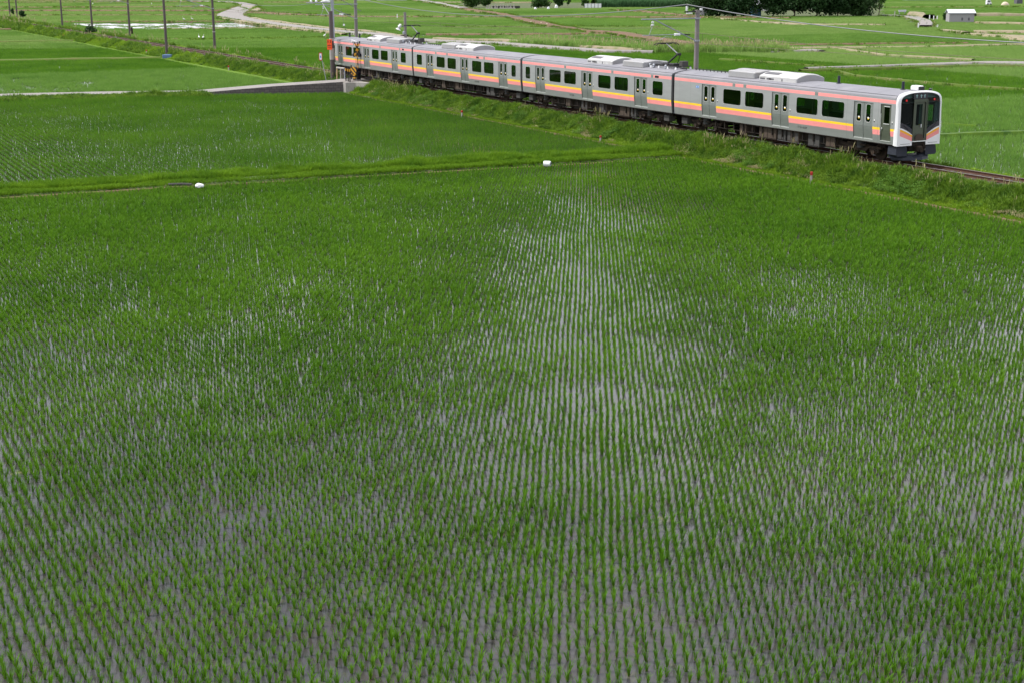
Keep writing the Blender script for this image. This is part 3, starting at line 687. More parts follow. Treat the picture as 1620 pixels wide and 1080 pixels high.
def dead_slope(n):
    X = 14-rng.random(n)*95; Y = -3.25+rng.random(n)*1.3; k = (noise2(X, Y, 1.4, 95) > .38) & ~((X < -69) & (X > -75.6)); X, Y = X[k], Y[k]
    return X, Y, bank_z(X, Y)+.10
spread('dead_grass', deadc, 5200, dead_slope, lambda X, Y, n: rng.integers(0, 3, n), lambda X, Y: 1.0+0*X, 'flattened dry stalks in patches on the embankment slope')
# grass along the far bunds
def bund_far(n):
    E = np.array([e for e in EXC if e[1] > 4 and math.hypot(e[2]-e[0], e[3]-e[1]) > 3]); Ln = np.hypot(E[:, 2]-E[:, 0], E[:, 3]-E[:, 1])
    k = rng.choice(len(E), n, p=Ln/Ln.sum()); t = rng.random(n); e = E[k]; dx, dy = (e[:, 2]-e[:, 0])/Ln[k], (e[:, 3]-e[:, 1])/Ln[k]
    sd_ = np.where(rng.random(n) < .5, -1, 1)*(e[:, 4]+rng.uniform(-.25, .35, n))
    return e[:, 0]+t*dx*Ln[k]-dy*sd_, e[:, 1]+t*dy*Ln[k]+dx*sd_, np.full(n, -1.1)
spread('grass', farc, 7000, bund_far, lambda X, Y, n: np.where((noise2(X, Y, 25, 81) > .1) & (rng.random(n) < .6), rng.integers(3, 5, n), rng.integers(0, 3, n)),
       lambda X, Y: .8+np.clip(np.hypot(X-54, Y+51)-120, 0, 400)*.002, 'rough grass along the bunds and lanes of the plain')
# tall pale reeds beyond the train and the corn field
def reeds(n):
    a, b = P(1030, 84), P(1235, 84); t = rng.random(n); c, d = P(820, 72), P(1030, 82)
    s = rng.random(n) < .7; X = np.where(s, a[0]+(b[0]-a[0])*t, c[0]+(d[0]-c[0])*t)+rng.normal(0, .8, n); Y = np.where(s, a[1]+(b[1]-a[1])*t, c[1]+(d[1]-c[1])*t)+rng.normal(0, .8, n)
    return X, Y, np.full(n, -1.1)
reedc = proto_coll('reed_plants', [tuft(60+i, 26, .95, .05, ['rice3', 'straw'], .4, .4, heads=1, nm='reed_tuft') for i in range(4)])
spread('reeds', reedc, 1500, reeds, lambda X, Y, n: rng.integers(0, 4, n), lambda X, Y: 1.0+0*X, 'tall pale reeds standing behind the train', 'reeds')
cornc = proto_coll('corn_plants', [tuft(70+i, 26, 1.9, .22, ['corn', 'straw'], 1.0, .3, heads=0, nm='corn_tuft') for i in range(3)])
def cornf(n):
    q = np.array([c[:2] for c in CORN]); u, v = rng.random(n), np.floor(rng.random(n)*9)/9
    a = q[0]+(q[3]-q[0])*u[:, None]; b = q[1]+(q[2]-q[1])*u[:, None]; r = a+(b-a)*v[:, None]
    return r[:, 0], r[:, 1], np.full(n, -1.2)
spread('corn', cornc, 5000, cornf, lambda X, Y, n: rng.integers(0, 3, n), lambda X, Y: 1.0+0*X, 'field of tall bluish green corn in front of the far houses', 'corn')


# ================================================================== TRAIN (front of the train at x = 0, rail top z = 0, running along x)
SIDE = [(1.0, 1.385), (1.12, 1.40), (1.41, 1.435), (1.67, 1.465), (1.79, 1.473), (1.97, 1.475), (2.88, 1.475), (2.98, 1.475), (3.04, 1.475), (3.215, 1.475), (3.27, 1.47)]
ZS = [a for a, b in SIDE]
def side_y(z): return float(np.interp(z, ZS, [b for a, b in SIDE]))
def rr_pts(x0, x1, z0, z1, r, n=5):
    o = []
    for cx, cz, a0 in ((x1-r, z1-r, 0), (x0+r, z1-r, 90), (x0+r, z0+r, 180), (x1-r, z0+r, 270)):
        for k in range(n+1):
            a = R_(a0+90*k/n); o.append((cx+r*math.cos(a), cz+r*math.sin(a)))
    return o
def rect_pts(x0, x1, z0, z1, n=5):
    o = []
    for cx, cz, a0 in ((x1, z1, 0), (x0, z1, 90), (x0, z0, 180), (x1, z0, 270)):
        for k in range(n+1): o.append((cx, cz))
    return o
def ring_panel(mb, outer, inner, fy, mi=0):
    """flat ring between two loops of the same count"""
    i = len(mb.v); n = len(outer)
    mb.v += [(x, fy(z), z) for x, z in outer]+[(x, fy(z), z) for x, z in inner]
    for j in range(n):
        k = (j+1) % n
        mb.f.append((i+j, i+k, i+n+k, i+n+j)); mb.m.append(mi)
def window_mb(x0, x1, s, z0=1.97, z1=2.88, r=.14):
    mb = MB(); f = lambda d: (lambda z: s*(1.475-d)); I = lambda e, rr: rr_pts(x0+e, x1-e, z0+e, z1-e, rr)
    ring_panel(mb, rect_pts(x0, x1, z0, z1), I(.015, r), f(0), 0)
    a, b = I(.015, r), I(.03, r-.01); ring_panel(mb, a, b, f(-.006), 1)
    c = I(.03, r-.01); i = len(mb.v); n = len(c)
    mb.loft([[(x, s*1.481, z) for x, z in b], [(x, s*1.45, z) for x, z in c]], 2)
    mb.face([(x, s*1.452, z) for x, z in I(.028, r-.01)], 3)
    # bright rim-coloured patch at the lower left corner of the frame
    pts = [(x0+.03, z0+.16), (x0+.045, z0+.16), (x0+.06, z0+.075), (x0+.13, z0+.035), (x0+.13, z0+.02), (x0+.03, z0+.05)]
    mb.face([(x, s*1.483, z) for x, z in pts], 1)
    return mb
def door_mb(x0, x1, s, flip=False):
    """one sliding door leaf with its tall rounded window"""
    mb = MB(); w_ = x1-x0; g0, g1, gz0, gz1 = x0+w_*.26, x1-w_*.22, 1.96, 2.90
    if flip: g0, g1 = x0+w_*.22, x1-w_*.26
    off = .035; fy = lambda z: s*(side_y(z)-off)
    zz = [1.125, 1.30, 1.45, 1.62, 1.79]
    mb.loft([[(x0+.008, fy(z), z), (x1-.008, fy(z), z)] for z in zz+[1.86]], 0, False)
    ring_panel(mb, rect_pts(x0+.008, x1-.008, 1.86, 2.975), rr_pts(g0, g1, gz0, gz1, .11), fy, 0)
    ring_panel(mb, rr_pts(g0, g1, gz0, gz1, .11), rr_pts(g0+.022, g1-.022, gz0+.03, gz1-.022, .09), lambda z: fy(z)+s*.008, 1)
    mb.face([(x, fy(2)-s*.012, z) for x, z in rr_pts(g0, g1, gz0, gz1, .11)], 3)
    mb.box((x0+.02, s*(side_y(1.12)-.05) if s > 0 else s*(side_y(1.12)), 1.115), (x1-.02, s*side_y(1.12) if s > 0 else s*(side_y(1.12)-.05), 1.150), 1)
    mx_ = (g0+g1)/2
    y_ = fy(2)-s*.006
    mb.face([(mx_+.075*math.cos(t), y_, 2.17+.075*abs(math.sin(t))) for t in [k*math.pi/6 for k in range(7)]], 4)
    mb.face([(mx_-.06, y_, 2.165), (mx_+.06, y_, 2.165), (mx_+.05, y_, 2.12), (mx_-.05, y_, 2.12)], 5)
    return mb
DM = ['steel_door', 'rim', 'black', 'glass', 'sticker', 'yellow']; WM = ['steel', 'rim', 'black', 'glass']
CARS = [
 dict(c=-10, cab=1, doors=[(-16.9, -15.42), (-10.13, -8.6), (-3.29, -1.82)], wins=[(-14.74, -12.98), (-12.62, -10.86), (-7.98, -6.14), (-5.84, -4.0)], ac=[('s', -14.98, -12.44), ('l', -12.02, -8.66)], posts=[-6.36, -1.42], pan=None, slots=[-14.9+1.05, -12.9+.1, -6.45]),
 dict(c=-30, cab=0, doors=[(-37.84, -36.4), (-31.2, -29.72), (-24.46, -22.92)], wins=[(-39.36, -38.6), (-35.75, -34.05), (-33.62, -31.93), (-29.0, -27.33), (-26.9, -25.17), (-22.31, -21.1)], ac=[('l', -31.3, -28.0), ('s', -26.7, -24.2)], posts=[], pan=-22.6, slots=[-33.6, -27.3, -22.5]),
 dict(c=-50, cab=0, doors=[(-57.15, -55.73), (-50.44, -49.01), (-43.71, -42.27)], wins=[(-59.1, -57.98), (-55.04, -53.4), (-52.91, -51.26), (-48.34, -46.64), (-46.22, -44.52), (-41.61, -40.86)], ac=[('s', -55.1, -52.5), ('l', -52.4, -49.1)], posts=[], pan=None, slots=[-55.3, -53.1, -46.3]),
 dict(c=-70, cab=-1, doors=[(-78.0, -76.64), (-71.32, -69.87), (-64.66, -63.29)], wins=[(-75.89, -74.23), (-73.9, -72.2), (-69.25, -67.58), (-67.12, -65.47), (-62.58, -61.42)], ac=[('l', -71.65, -68.4), ('s', -66.9, -63.95)], posts=[-78.6, -76.0, -72.3], pan=-63.0, slots=[-73.9, -67.4, -62.9]),
]
train = empty('commuter_train', (0, 0, 0), label='four carriage silver commuter train with pink and yellow stripes running on the low embankment', cat='train')
def carriage(cfg, idx):
    c = cfg['c']; cab = cfg['cab']
    X0, X1 = c-9.835, c+9.835
    if cab == 1: X1 = -.20
    if cab == -1: X0 = -79.8
    ops = []
    for d in cfg['doors']: ops.append((d[0], d[1], 1.12, 2.98))
    for v in cfg['wins']: ops.append((v[0], v[1], 1.97, 2.88))
    cd = None
    if cab: cd = (-1.27, -.50) if cab == 1 else (-79.32, -78.75); ops.append((cd[0], cd[1], 1.12, 2.98))
    slots = [(q, q+.28) for q in cfg['slots']]
    xs = sorted(set([X0, X1]+[v for o in ops for v in o[:2]]+[v for q in slots for v in q]))
    mb = MB()
    for s in (-1, 1):
        for i in range(len(xs)-1):
            xm = (xs[i]+xs[i+1])/2
            for j in range(len(SIDE)-1):
                z0, y0 = SIDE[j]; z1, y1 = SIDE[j+1]; zm = (z0+z1)/2
                if any(o[0] < xm < o[1] and o[2] < zm < o[3] for o in ops): continue
                mi = 0
                if j == 3 or j == 2: mi = 1
                if j == 3: mi = 2
                if z0 == 1.41: mi = 1
                if z0 == 1.67: mi = 2
                if z0 == 3.04: mi = 3 if any(q[0] < xm < q[1] for q in slots) else 1
                mb.face([(xs[i], s*y0, z0), (xs[i+1], s*y0, z0), (xs[i+1], s*y1, z1), (xs[i], s*y1, z1)], mi)
        # reveals of the door openings and vertical panel seams
        for o in ops:
            if o[3] < 2.9: continue
            for xx in (o[0], o[1]):
                mb.loft([[(xx, s*y, z), (xx, s*(y-.09), z)] for z, y in SIDE if 1.11 < z < 2.99], 3, False)
            mb.face([(o[0], s*1.475, 2.98), (o[1], s*1.475, 2.98), (o[1], s*1.385, 2.98), (o[0], s*1.385, 2.98)], 3)
            mb.box((o[1]+.10, min(s*1.468, s*1.481), 2.02), (o[1]+.15, max(s*1.468, s*1.481), 2.08), 5)
            mb.box((o[1]+.10, min(s*1.468, s*1.481), 2.10), (o[1]+.15, max(s*1.468, s*1.481), 2.16), 6)
        for q in np.arange(X0+.55, X1-.3, 1.19):
            if any(o[0]-.06 < q < o[1]+.06 for o in ops): continue
            mb.loft([[(q-.005, s*(y+.0015), z), (q+.005, s*(y+.0015), z)] for z, y in SIDE[:-1]], 3, False)
        ya, yb = sorted((s*1.474, s*1.486))
        mb.box((X0+.02, ya, 3.262), (X1-.02, yb, 3.285), 0)              # gutter
        mb.box((X0+.02, min(s*1.37, s*1.392), .965), (X1-.02, max(s*1.37, s*1.392), 1.0), 7)
    # ends, floor, ceiling
    for xe in (X0, X1):
        if (cab == 1 and xe == X1): continue
        mb.face([(xe, -side_y(1), 1.0)]+[(xe, -y, z) for z, y in SIDE[1:]]+[(xe, -1.1, 3.50), (xe, 0, 3.60), (xe, 1.1, 3.50)]+[(xe, y, z) for z, y in reversed(SIDE)], 0)
    mb.box((X0+.02, -1.37, 1.02), (X1-.02, 1.37, 1.10), 4)
    mb.face([(X0+.02, -1.44, 3.05), (X1-.02, -1.44, 3.05), (X1-.02, 1.44, 3.05), (X0+.02, 1.44, 3.05)], 8)
    # seats between the doors
    dd = sorted(cfg['doors']); segs = [(X0+.3, dd[0][0]-.15), (dd[0][1]+.15, dd[1][0]-.15), (dd[1][1]+.15, dd[2][0]-.15), (dd[2][1]+.15, X1-.3)]
    for a, b in segs:
        if b-a < 1 or (cab == 1 and a > -3) or (cab == -1 and b < -77.5): continue
        for s in (-1, 1):
            y0, y1 = sorted((s*.92, s*1.36)); mb.box((a, y0, 1.12), (b, y1, 1.52), 9)
            y0, y1 = sorted((s*1.22, s*1.36)); mb.box((a, y0, 1.53), (b, y1, 1.90), 9)
    name = 'carriage'
    body = mb.build(name, ['steel', 'pink', 'yellow', 'steel_door', 'floor_in', 'blackgl', 'sticker', 'under', 'interior', 'seat'], train)
    body['label'] = ['leading carriage with a white driving cab', 'second carriage with a raised pantograph', 'third carriage with small end windows', 'rear carriage with a raised pantograph passing the crossing'][idx]
    for s in (-1, 1):
        for v in cfg['wins']: window_mb(v[0], v[1], s).build('window', WM, body)
        for d in cfg['doors']:
            m_ = (d[0]+d[1])/2
            door_mb(d[0], m_-.006, s).build('door', DM, body); door_mb(m_+.006, d[1], s, True).build('door', DM, body)
        if cd:
            k = MB(); f = lambda z: s*(side_y(z)-.045); x0, x1 = cd; wd = x1-x0
            gl = (x0+wd*.30, x1-wd*.20, 2.03, 2.86)
            k.loft([[(x0, f(z), z), (x1, f(z), z)] for z in (1.125, 1.4, 1.7, 1.9)], 0, False)
            ring_panel(k, rect_pts(x0, x1, 1.9, 2.975), rr_pts(*gl, .03), f, 0)
            k.face([(x, f(2)-s*.01, z) for x, z in rr_pts(*gl, .03)], 2)
            for zz in (2.0, 2.87):
                ya, yb = sorted((f(2)-s*.0, f(2)+s*.02)); k.box((gl[0]-.02, ya, zz-.02), (gl[1]+.02, yb, zz+.02), 1)
            ya, yb = sorted((f(1.75)-s*.01, f(1.75)+s*.05)); k.box((x0+.10, ya, 1.72), (x0+.16, yb, 1.82), 1)
            for xx in (x0+.015, x1-.035):
                ya, yb = sorted((f(2)+s*.005, f(2)+s*.04)); k.box((xx, ya, 1.45), (xx+.02, yb, 2.5), 1 if xx < x0+.1 else 0)
            ya, yb = sorted((s*1.36, s*1.42)); k.box((x0+.02, ya, 1.12), (x1-.02, yb, 1.15), 1)
            k.build('cab_door', ['door_green', 'rim', 'glass'], body)
    # roof
    prof = [(1.475, 3.285), (1.465, 3.34), (1.43, 3.39), (1.36, 3.43), (1.25, 3.47), (1.0, 3.525), (.7, 3.57), (.35, 3.60), (0, 3.61)]
    full = [(-a, b) for a, b in prof]+[(a, b) for a, b in reversed(prof[:-1])]
    rf = MB(); xr = list(np.arange(X0, X1-1, 1.64))+[X1]
    rf.loft([[(x, a, b) for a, b in full] for x in xr], 0, False)
    for xx in (X0+.01, X1-.01): rf.face([(xx, a, b) for a, b in full], 0)
    for xx in xr[1:-1]: # roof sheet seams
        rf.loft([[(x, a*1.0008, b+.004) for a, b in full[3:-3]] for x in (xx-.012, xx+.012)], 0, False)
    for s in (-1, 1):
        ya, yb = sorted((s*1.36, s*1.385)); rf.box((X0+.02, ya, 3.425), (X1-.02, yb, 3.455), 0)
    rf.build('roof', ['roof'], body, smooth=True)
    # air conditioners
    for kind, a, b in cfg['ac']:
        k = MB(); zb = 3.50 if kind == 'l' else 3.55; sdz = .25 if kind == 'l' else .30; top = 4.0 if kind == 'l' else 3.99
        pr = [(-1.0, zb), (-1.0, zb+sdz), (-.93, zb+sdz+.05), (-.6, top-.08), (-.3, top-.02), (0, top), (.3, top-.02), (.6, top-.08), (.93, zb+sdz+.05), (1.0, zb+sdz), (1.0, zb)]
        ins = lambda e: [(y*(1-e*.06), zb+(z-zb)*(1-e*.12)) for y, z in pr]
        xx = [a, a+.03, a+.12, b-.12, b-.03, b]; es = [1, .4, 0, 0, .4, 1]
        k.loft([[(x, y, z) for y, z in ins(e)] for x, e in zip(xx, es)], 0, False)
        k.face([(a, y, z) for y, z in ins(1)], 0); k.face([(b, y, z) for y, z in ins(1)], 1)  # forward end of a white unit is greyer: its shade is put into the colour
        def top_patch(u0, u1, v0, v1, mi, d=.012):
            ys_ = np.linspace(v0, v1, 5); zt = lambda y: float(np.interp(y, [p[0] for p in pr[1:-1]], [p[1] for p in pr[1:-1]]))
            k.loft([[(a+(b-a)*u, y, zt(y)+d) for y in ys_] for u in (u0, u1)], mi, False)
        if kind == 'l':
            top_patch(.07, .45, -.80, -.46, 2); top_patch(.42, .68, -.02, .34, 2); top_patch(.07, .45, .46, .8, 2)
            for u in (.04, .22, .28): k.box((a+(b-a)*u, -1.012, zb+.08), (a+(b-a)*(u+.13), -1.0, zb+.16), 2)
            k.box((a+(b-a)*.62, -1.015, zb+.05), (a+(b-a)*.64, -1.0, zb+.18), 2)
        else:
            for u in (.1, .37, .64): top_patch(u, u+.22, .1, .55, 2)
            for u in (.25, .5, .75): top_patch(u-.004, u+.004, -.9, .9, 1)
            k.box((a+.02, -.98, zb-.05), (b-.02, .98, zb+.0), 2)
        o = k.build('air_conditioner', ['acwhite' if kind == 'l' else 'acgrey_and_shade', 'acgrey_and_shade', 'acdark'], body, smooth=False)
    for px_ in cfg['posts']:
        k = MB(); k.tube([(px_, .05, 3.58), (px_, .05, 3.63)], .14, 0, 10); k.tube([(px_, .05, 3.62), (px_, .05, 3.72), (px_, .05, 4.02)], [.085, .075, .07], 0, 10)
        k.build('roof_aerial', ['plow'], body, smooth=True)
    if cab == 1:
        k = MB(); k.bbox((-.98, .10, 3.60), (-.38, .52, 3.86), 0, .06); k.box((-.42, .14, 3.63), (-.34, .48, 3.82), 1)
        k.build('horn_cover', ['white', 'black'], body)
        k = MB(); k.tube([(-.32, .85, 3.5), (-.32, .85, 3.72)], .075, 0, 8); k.build('whistle', ['blackgl'], body)
    # pantograph
    if cfg['pan'] is not None:
        c0 = cfg['pan']; k = MB()
        for sy in (-.55, .55):
            k.tube([(c0-1.5, sy, 3.74), (c0+1.6, sy, 3.74)], .03, 0, 6)
            for xx in (-1.3, -.4, .6, 1.5): k.tube([(c0+xx, sy, 3.55), (c0+xx, sy, 3.72)], [.08, .05], 1, 8)
        for xx in (-1.4, -.5, .2, .9, 1.5): k.tube([(c0+xx, -.58, 3.745), (c0+xx, .58, 3.745)], .035, 0, 6)
        hx = c0+.95
        k.tube([(c0-.15, -.12, 3.82), (hx, -.08, 4.47)], .055, 0, 6); k.tube([(c0+.65, .1, 3.80), (hx+.12, .05, 4.42)], .025, 0, 6)
        k.tube([(hx, 0, 4.47), (c0-.45, 0, 5.08)], [.04, .03], 2, 6); k.tube([(hx+.08, .06, 4.42), (c0-.35, .05, 5.05)], .015, 2, 6)
        k.bbox((hx-.10, -.14, 4.40), (hx+.14, .14, 4.56), 0, .03)
        k.bbox((c0+.3, -.3, 3.76), (c0+.85, .3, 3.90), 0, .03); k.bbox((c0-.5, -.2, 3.76), (c0+.1, .22, 3.88), 0, .03)
        k.bbox((c0+1.25, -.15, 3.72), (c0+1.65, .3, 4.08), 4, .03)
        for xx, yy in ((-1.5, -.5), (-.9, -.62), (-.2, .5), (.45, -.6)):
            k.tube([(c0+xx, yy, 3.56), (c0+xx, yy, 3.63), (c0+xx, yy, 3.66), (c0+xx, yy, 3.73), (c0+xx, yy, 3.83)], [.05, .10, .06, .10, .05], 3, 8)
        k.tube([(c0-1.6, .2, 3.68), (c0-1.0, -.3, 3.80), (c0+.2, -.62, 3.78), (c0+1.6, -.35, 3.70), (c0+2.2, -.2, 3.72)], .022, 0, 6)
        # collector head
        for e in (-.14, .14): k.tube([(c0-.45+e, -.86, 5.00), (c0-.45+e, -.66, 5.12), (c0-.45+e, .66, 5.12), (c0-.45+e, .86, 5.00)], .028, 0, 6)
        for e in (-.5, .5): k.tube([(c0-.60, e, 5.10), (c0-.30, e, 5.10)], .02, 0, 6)
        k.tube([(c0-.45, -.4, 5.08), (c0-.45, .4, 5.08)], .03, 0, 6)
        k.build('pantograph', ['black', 'porcelain', 'wire', 'galv', 'boxgrey'], body)
        for kk in range(2 if idx == 1 else 1):
            k = MB()
            xa, xb = (c0+1.7, c+9.7)
            k.tube([(xa, -.3, 3.69), ((xa+xb)/2, -.3, 3.67), (xb, -.3, 3.68)], .02, 0, 6)
            for q in np.linspace(xa, xb, 5): k.tube([(q, -.3, 3.56), (q, -.3, 3.70)], .035, 0, 6)
            if kk == 0: k.build('roof_cable', ['black'], body)
    if idx == 0 or idx == 2:   # cable running along the roof from the joint
        k = MB(); xa, xb = X0+.2, cfg['ac'][0][1]-.1
        k.tube([(xa, -.1, 3.70), (xb, -.1, 3.70)], .02, 0, 6)
        for q in np.arange(xa+.1, xb, .38): k.tube([(q, -.1, 3.58), (q, -.1, 3.73)], .03, 0, 6)
        k.build('roof_cable', ['black'], body)
    # underframe boxes
    rd = random.Random(idx*5+3)
    layouts = [[(-13.35, -12.75, 't'), (-12.55, -12.1, 'd'), (-11.5, -9.95, 't'), (-9.8, -9.1, 'g'), (-8.95, -7.95, 'h'), (-7.7, -7.2, 'd'), (-7.15, -6.2, 'g'), (-5.7, -4.9, 't'), (-4.8, -4.5, 'd')],
               [(-35.4, -34.3, 'd'), (-33.8, -33.2, 't'), (-32.9, -31.9, 'd'), (-31.6, -30.8, 'h'), (-30.4, -29.4, 'd'), (-29.2, -28.3, 'h'), (-27.9, -26.9, 'd'), (-26.7, -25.4, 't'), (-25.2, -24.6, 'g')],
               [(-54.6, -53.9, 't'), (-53.4, -52.6, 'd'), (-52.1, -50.8, 't'), (-50.6, -48.9, 'd'), (-48.5, -47.4, 'd'), (-46.3, -44.9, 'g')],
               [(-74.4, -73.7, 'g'), (-72.7, -71.8, 't'), (-70.9, -70.0, 't'), (-69.0, -68.2, 'g'), (-67.4, -66.5, 'd'), (-66.1, -65.2, 't')]][idx]
    k = MB()
    k.box((X0+3.6, -.35, .72), (X1-3.6, .35, .96), 2)
    for a, b, t in layouts:
        zb = rd.uniform(.26, .38); mi = {'t': 0, 'g': 1, 'd': 2, 'h': 0}[t]; yb = 1.22 if t != 'd' else 1.05
        for s in (-1, 1):
            y0, y1 = sorted((s*.35, s*yb)); k.bbox((a, y0, zb), (b, y1, .95), mi, .02)
            if t == 'h':
                n = 3
                for q in range(n):
                    xa = a+(b-a)*(q+.12)/n; xb = a+(b-a)*(q+.88)/n; y0, y1 = sorted((s*yb, s*(yb+.015))); k.box((xa, y0, zb+.08), (xb, y1, .86), 3)
            if t in 'tg':
                y0, y1 = sorted((s*yb, s*(yb+.012))); k.box((a+.06, y0, zb+.05), (b-.06, y1, zb+.07), 2); k.box(((a+b)/2-.01, y0, zb+.05), ((a+b)/2+.01, y1, .9), 2)
    for q in np.arange(X0+4.2, X1-4, .9): k.box((q-.04, -1.30, .55), (q+.04, -1.24, .96), 2)
    k.tube([(X0+3.8, -1.15, .50), (X1-3.8, -1.15, .50)], .03, 2, 6); k.tube([(X0+3.8, -1.2, .90), (X1-3.8, -1.2, .90)], .025, 2, 6)
    k.build('underfloor_equipment', ['boxbrown', 'boxgrey', 'under', 'boxgrey'], body)
    for bx in (c-6.9, c+6.9):
        k = MB()
        for wx in (-1.05, 1.05):
            for s in (-1, 1):
                y = s*.565
                k.tube([(bx+wx, y-s*.04, .43), (bx+wx, y-s*.035, .43), (bx+wx, y+s*.06, .43)], [.46, .46, .43], 1, 24)
                k.tube([(bx+wx, s*.98, .43), (bx+wx, s*1.16, .43)], .13, 0, 12)
                k.bbox((bx+wx-.20, min(s*.86, s*1.08), .30), (bx+wx+.20, max(s*.86, s*1.08), .62), 0, .04)
                for q in (-.27, .27): k.tube([(bx+wx+q, s*1.0, .44), (bx+wx+q, s*1.0, .72)], .085, 0, 10)
            k.tube([(bx+wx, -.9, .43), (bx+wx, .9, .43)], .08, 0, 10)
        for s in (-1, 1):
            pr = [(-1.55, .62), (-1.55, .74), (-.55, .74), (-.35, .60), (.35, .60), (.55, .74), (1.55, .74), (1.55, .62), (.62, .60), (.42, .42), (-.42, .42), (-.62, .60)]
            k.prism([(p, q) for p, q in pr], lambda p, q: (bx+p, s*.93, q), lambda p, q: (bx+p, s*1.07, q), 0)
            k.tube([(bx, s*1.0, .58), (bx, s*1.0, .98)], .24, 2, 14)
            k.bbox((bx-.75, min(s*1.08, s*1.2), .50), (bx-.45, max(s*1.08, s*1.2), .66), 0, .02)
            k.tube([(bx-.9, s*1.14, .80), (bx+.55, s*1.18, .74)], .045, 0, 8)
        k.box((bx-.4, -.9, .45), (bx+.4, .9, .75), 0)
        k.build('bogie', ['bogie', 'railtop' if False else 'bogie', 'black'], body)
    # small skirt boxes near the ends
    e1, e2 = c-9.0, c+9.0
    for q in (e1, e2):
        if (cab == 1 and q == e2): continue
        k = MB(); k.bbox((q-.35, -1.2, .42), (q+.25, -.7, .78), 0, .02); k.box((q-.5, -1.1, .75), (q+.5, 1.1, .95), 1)
        for yy in (-.9, -.5, .6): k.tube([(q-.1, yy, .95), (q-.2, yy-.02, .45), (q+.2, yy, .35)], .03, 1, 6)
        k.build('brake_box', ['boxgrey', 'under'], body)
    return body
bodies = [carriage(c_, i) for i, c_ in enumerate(CARS)]
for i, xj in enumerate((-20, -40, -60)):
    k = MB()
    for q in np.linspace(-.155, .155, 7):
        w2 = 1.30 if int(round((q+.155)/.0517)) % 2 == 0 else 1.24
        pass
    rings = []
    for j, q in enumerate(np.linspace(-.165, .165, 9)):
        w2 = 1.36 if j % 2 else 1.26; rings.append([(xj+q, -w2, 1.02), (xj+q, -w2, 3.35), (xj+q, -w2+.25, 3.44), (xj+q, w2-.25, 3.44), (xj+q, w2, 3.35), (xj+q, w2, 1.02)])
    k.loft(rings, 0, False)
    k.box((xj-.35, -.2, .70), (xj+.35, .2, .95), 0); k.box((xj-.1, -.5, .3), (xj+.1, .5, .98), 0)
    k.tube([(xj+.12, -1.40, 1.0), (xj+.12, -1.40, 3.3)], .018, 1, 6)
    k.build('gangway', ['black', 'galv'], bodies[i+1])

# --- driving cab face, looking towards +x
front = bodies[0]
N = 14
def arch(yb, zc, zt, z0, r=.34):
    """outline from the bottom left over the roof to the bottom right"""
    L_ = [(-yb, z0), (-yb, (z0+zc)/2), (-yb*.995, zc-.25)]
    tp = []
    for k in range(N+1):
        a = math.pi-math.pi*k/N; y = yb*math.cos(a); e = abs(math.sin(a))**.62; tp.append((y*(abs(math.cos(a))**-.18 if abs(math.cos(a)) > .05 else 1), zc+(zt-zc)*e))
    tp = [(max(-yb, min(yb, y)), z) for y, z in tp]
    return L_+tp+[(-a_, b_) for a_, b_ in reversed(L_)]
k = MB()
o0 = arch(1.47, 3.08, 3.645, .98); o1 = arch(1.468, 3.08, 3.66, .96); o2 = arch(1.42, 3.06, 3.62, .95); i0 = arch(1.30, 3.04, 3.575, .95); 
def sh(pts, x): return [(x-.05*max(0, (z-1.9))/1.6*(1 if x > -.1 else 0), y, z) for y, z in pts]
k.loft([sh(o0, -.24), sh(o1, -.12), sh(o2, -.015), sh(i0, .02), sh(i0, -.05)], 0, False)
k.build('cab_mask', ['white'], front, smooth=True)
xf = lambda z, d=0: .012+d-.05*max(0, z-1.9)/1.6
def lower_top(y):     # lower edge of the windscreen
    t = (1.30-abs(y))/.84; return 1.86-.38*t**1.45
for s in (-1, 1):
    k = MB(); ysn = np.linspace(1.30, .46, 9)
    band = lambda lo, hi, mi, d: k.loft([[(xf(1.5, d), s*y, lo(y)), (xf(1.5, d), s*y, hi(y))] for y in ysn], mi, False)
    sl = lambda y: (1.30-y)/.84
    T = lower_top
    y1_ = lambda y: T(y)-.055; y2_ = lambda y: 1.70-.33*sl(y); p2_ = lambda y: 1.47-.30*sl(y)
    y1f = lambda y: max(y1_(y)*0+1.795-.335*sl(y)**1.15, y2_(y)+.06)
    bot = lambda y: .95
    band(lambda y: y1f(y), lambda y: T(y)+.0, 0, 0); band(y2_, y1f, 1, 0); band(p2_, y2_, 2, 0); band(bot, p2_, 0, 0)
    k.loft([[(xf(1.5), s*.46, z), (xf(1.5)-.22, s*.46, z)] for z in (.95, 1.3, 1.49)], 0, False)
    ya, yb = sorted((s*.60, s*1.22)); k.box((.012, ya, 1.035), (.022, yb, 1.06), 3)
    k.face([(-.2, s*.46, .95), (-.2, s*1.42, .95), (.012, s*1.42, .95), (.012, s*.46, .95)], 0)
    k.build('stripe_panel', ['white', 'orange', 'pink', 'steel_door'], front)
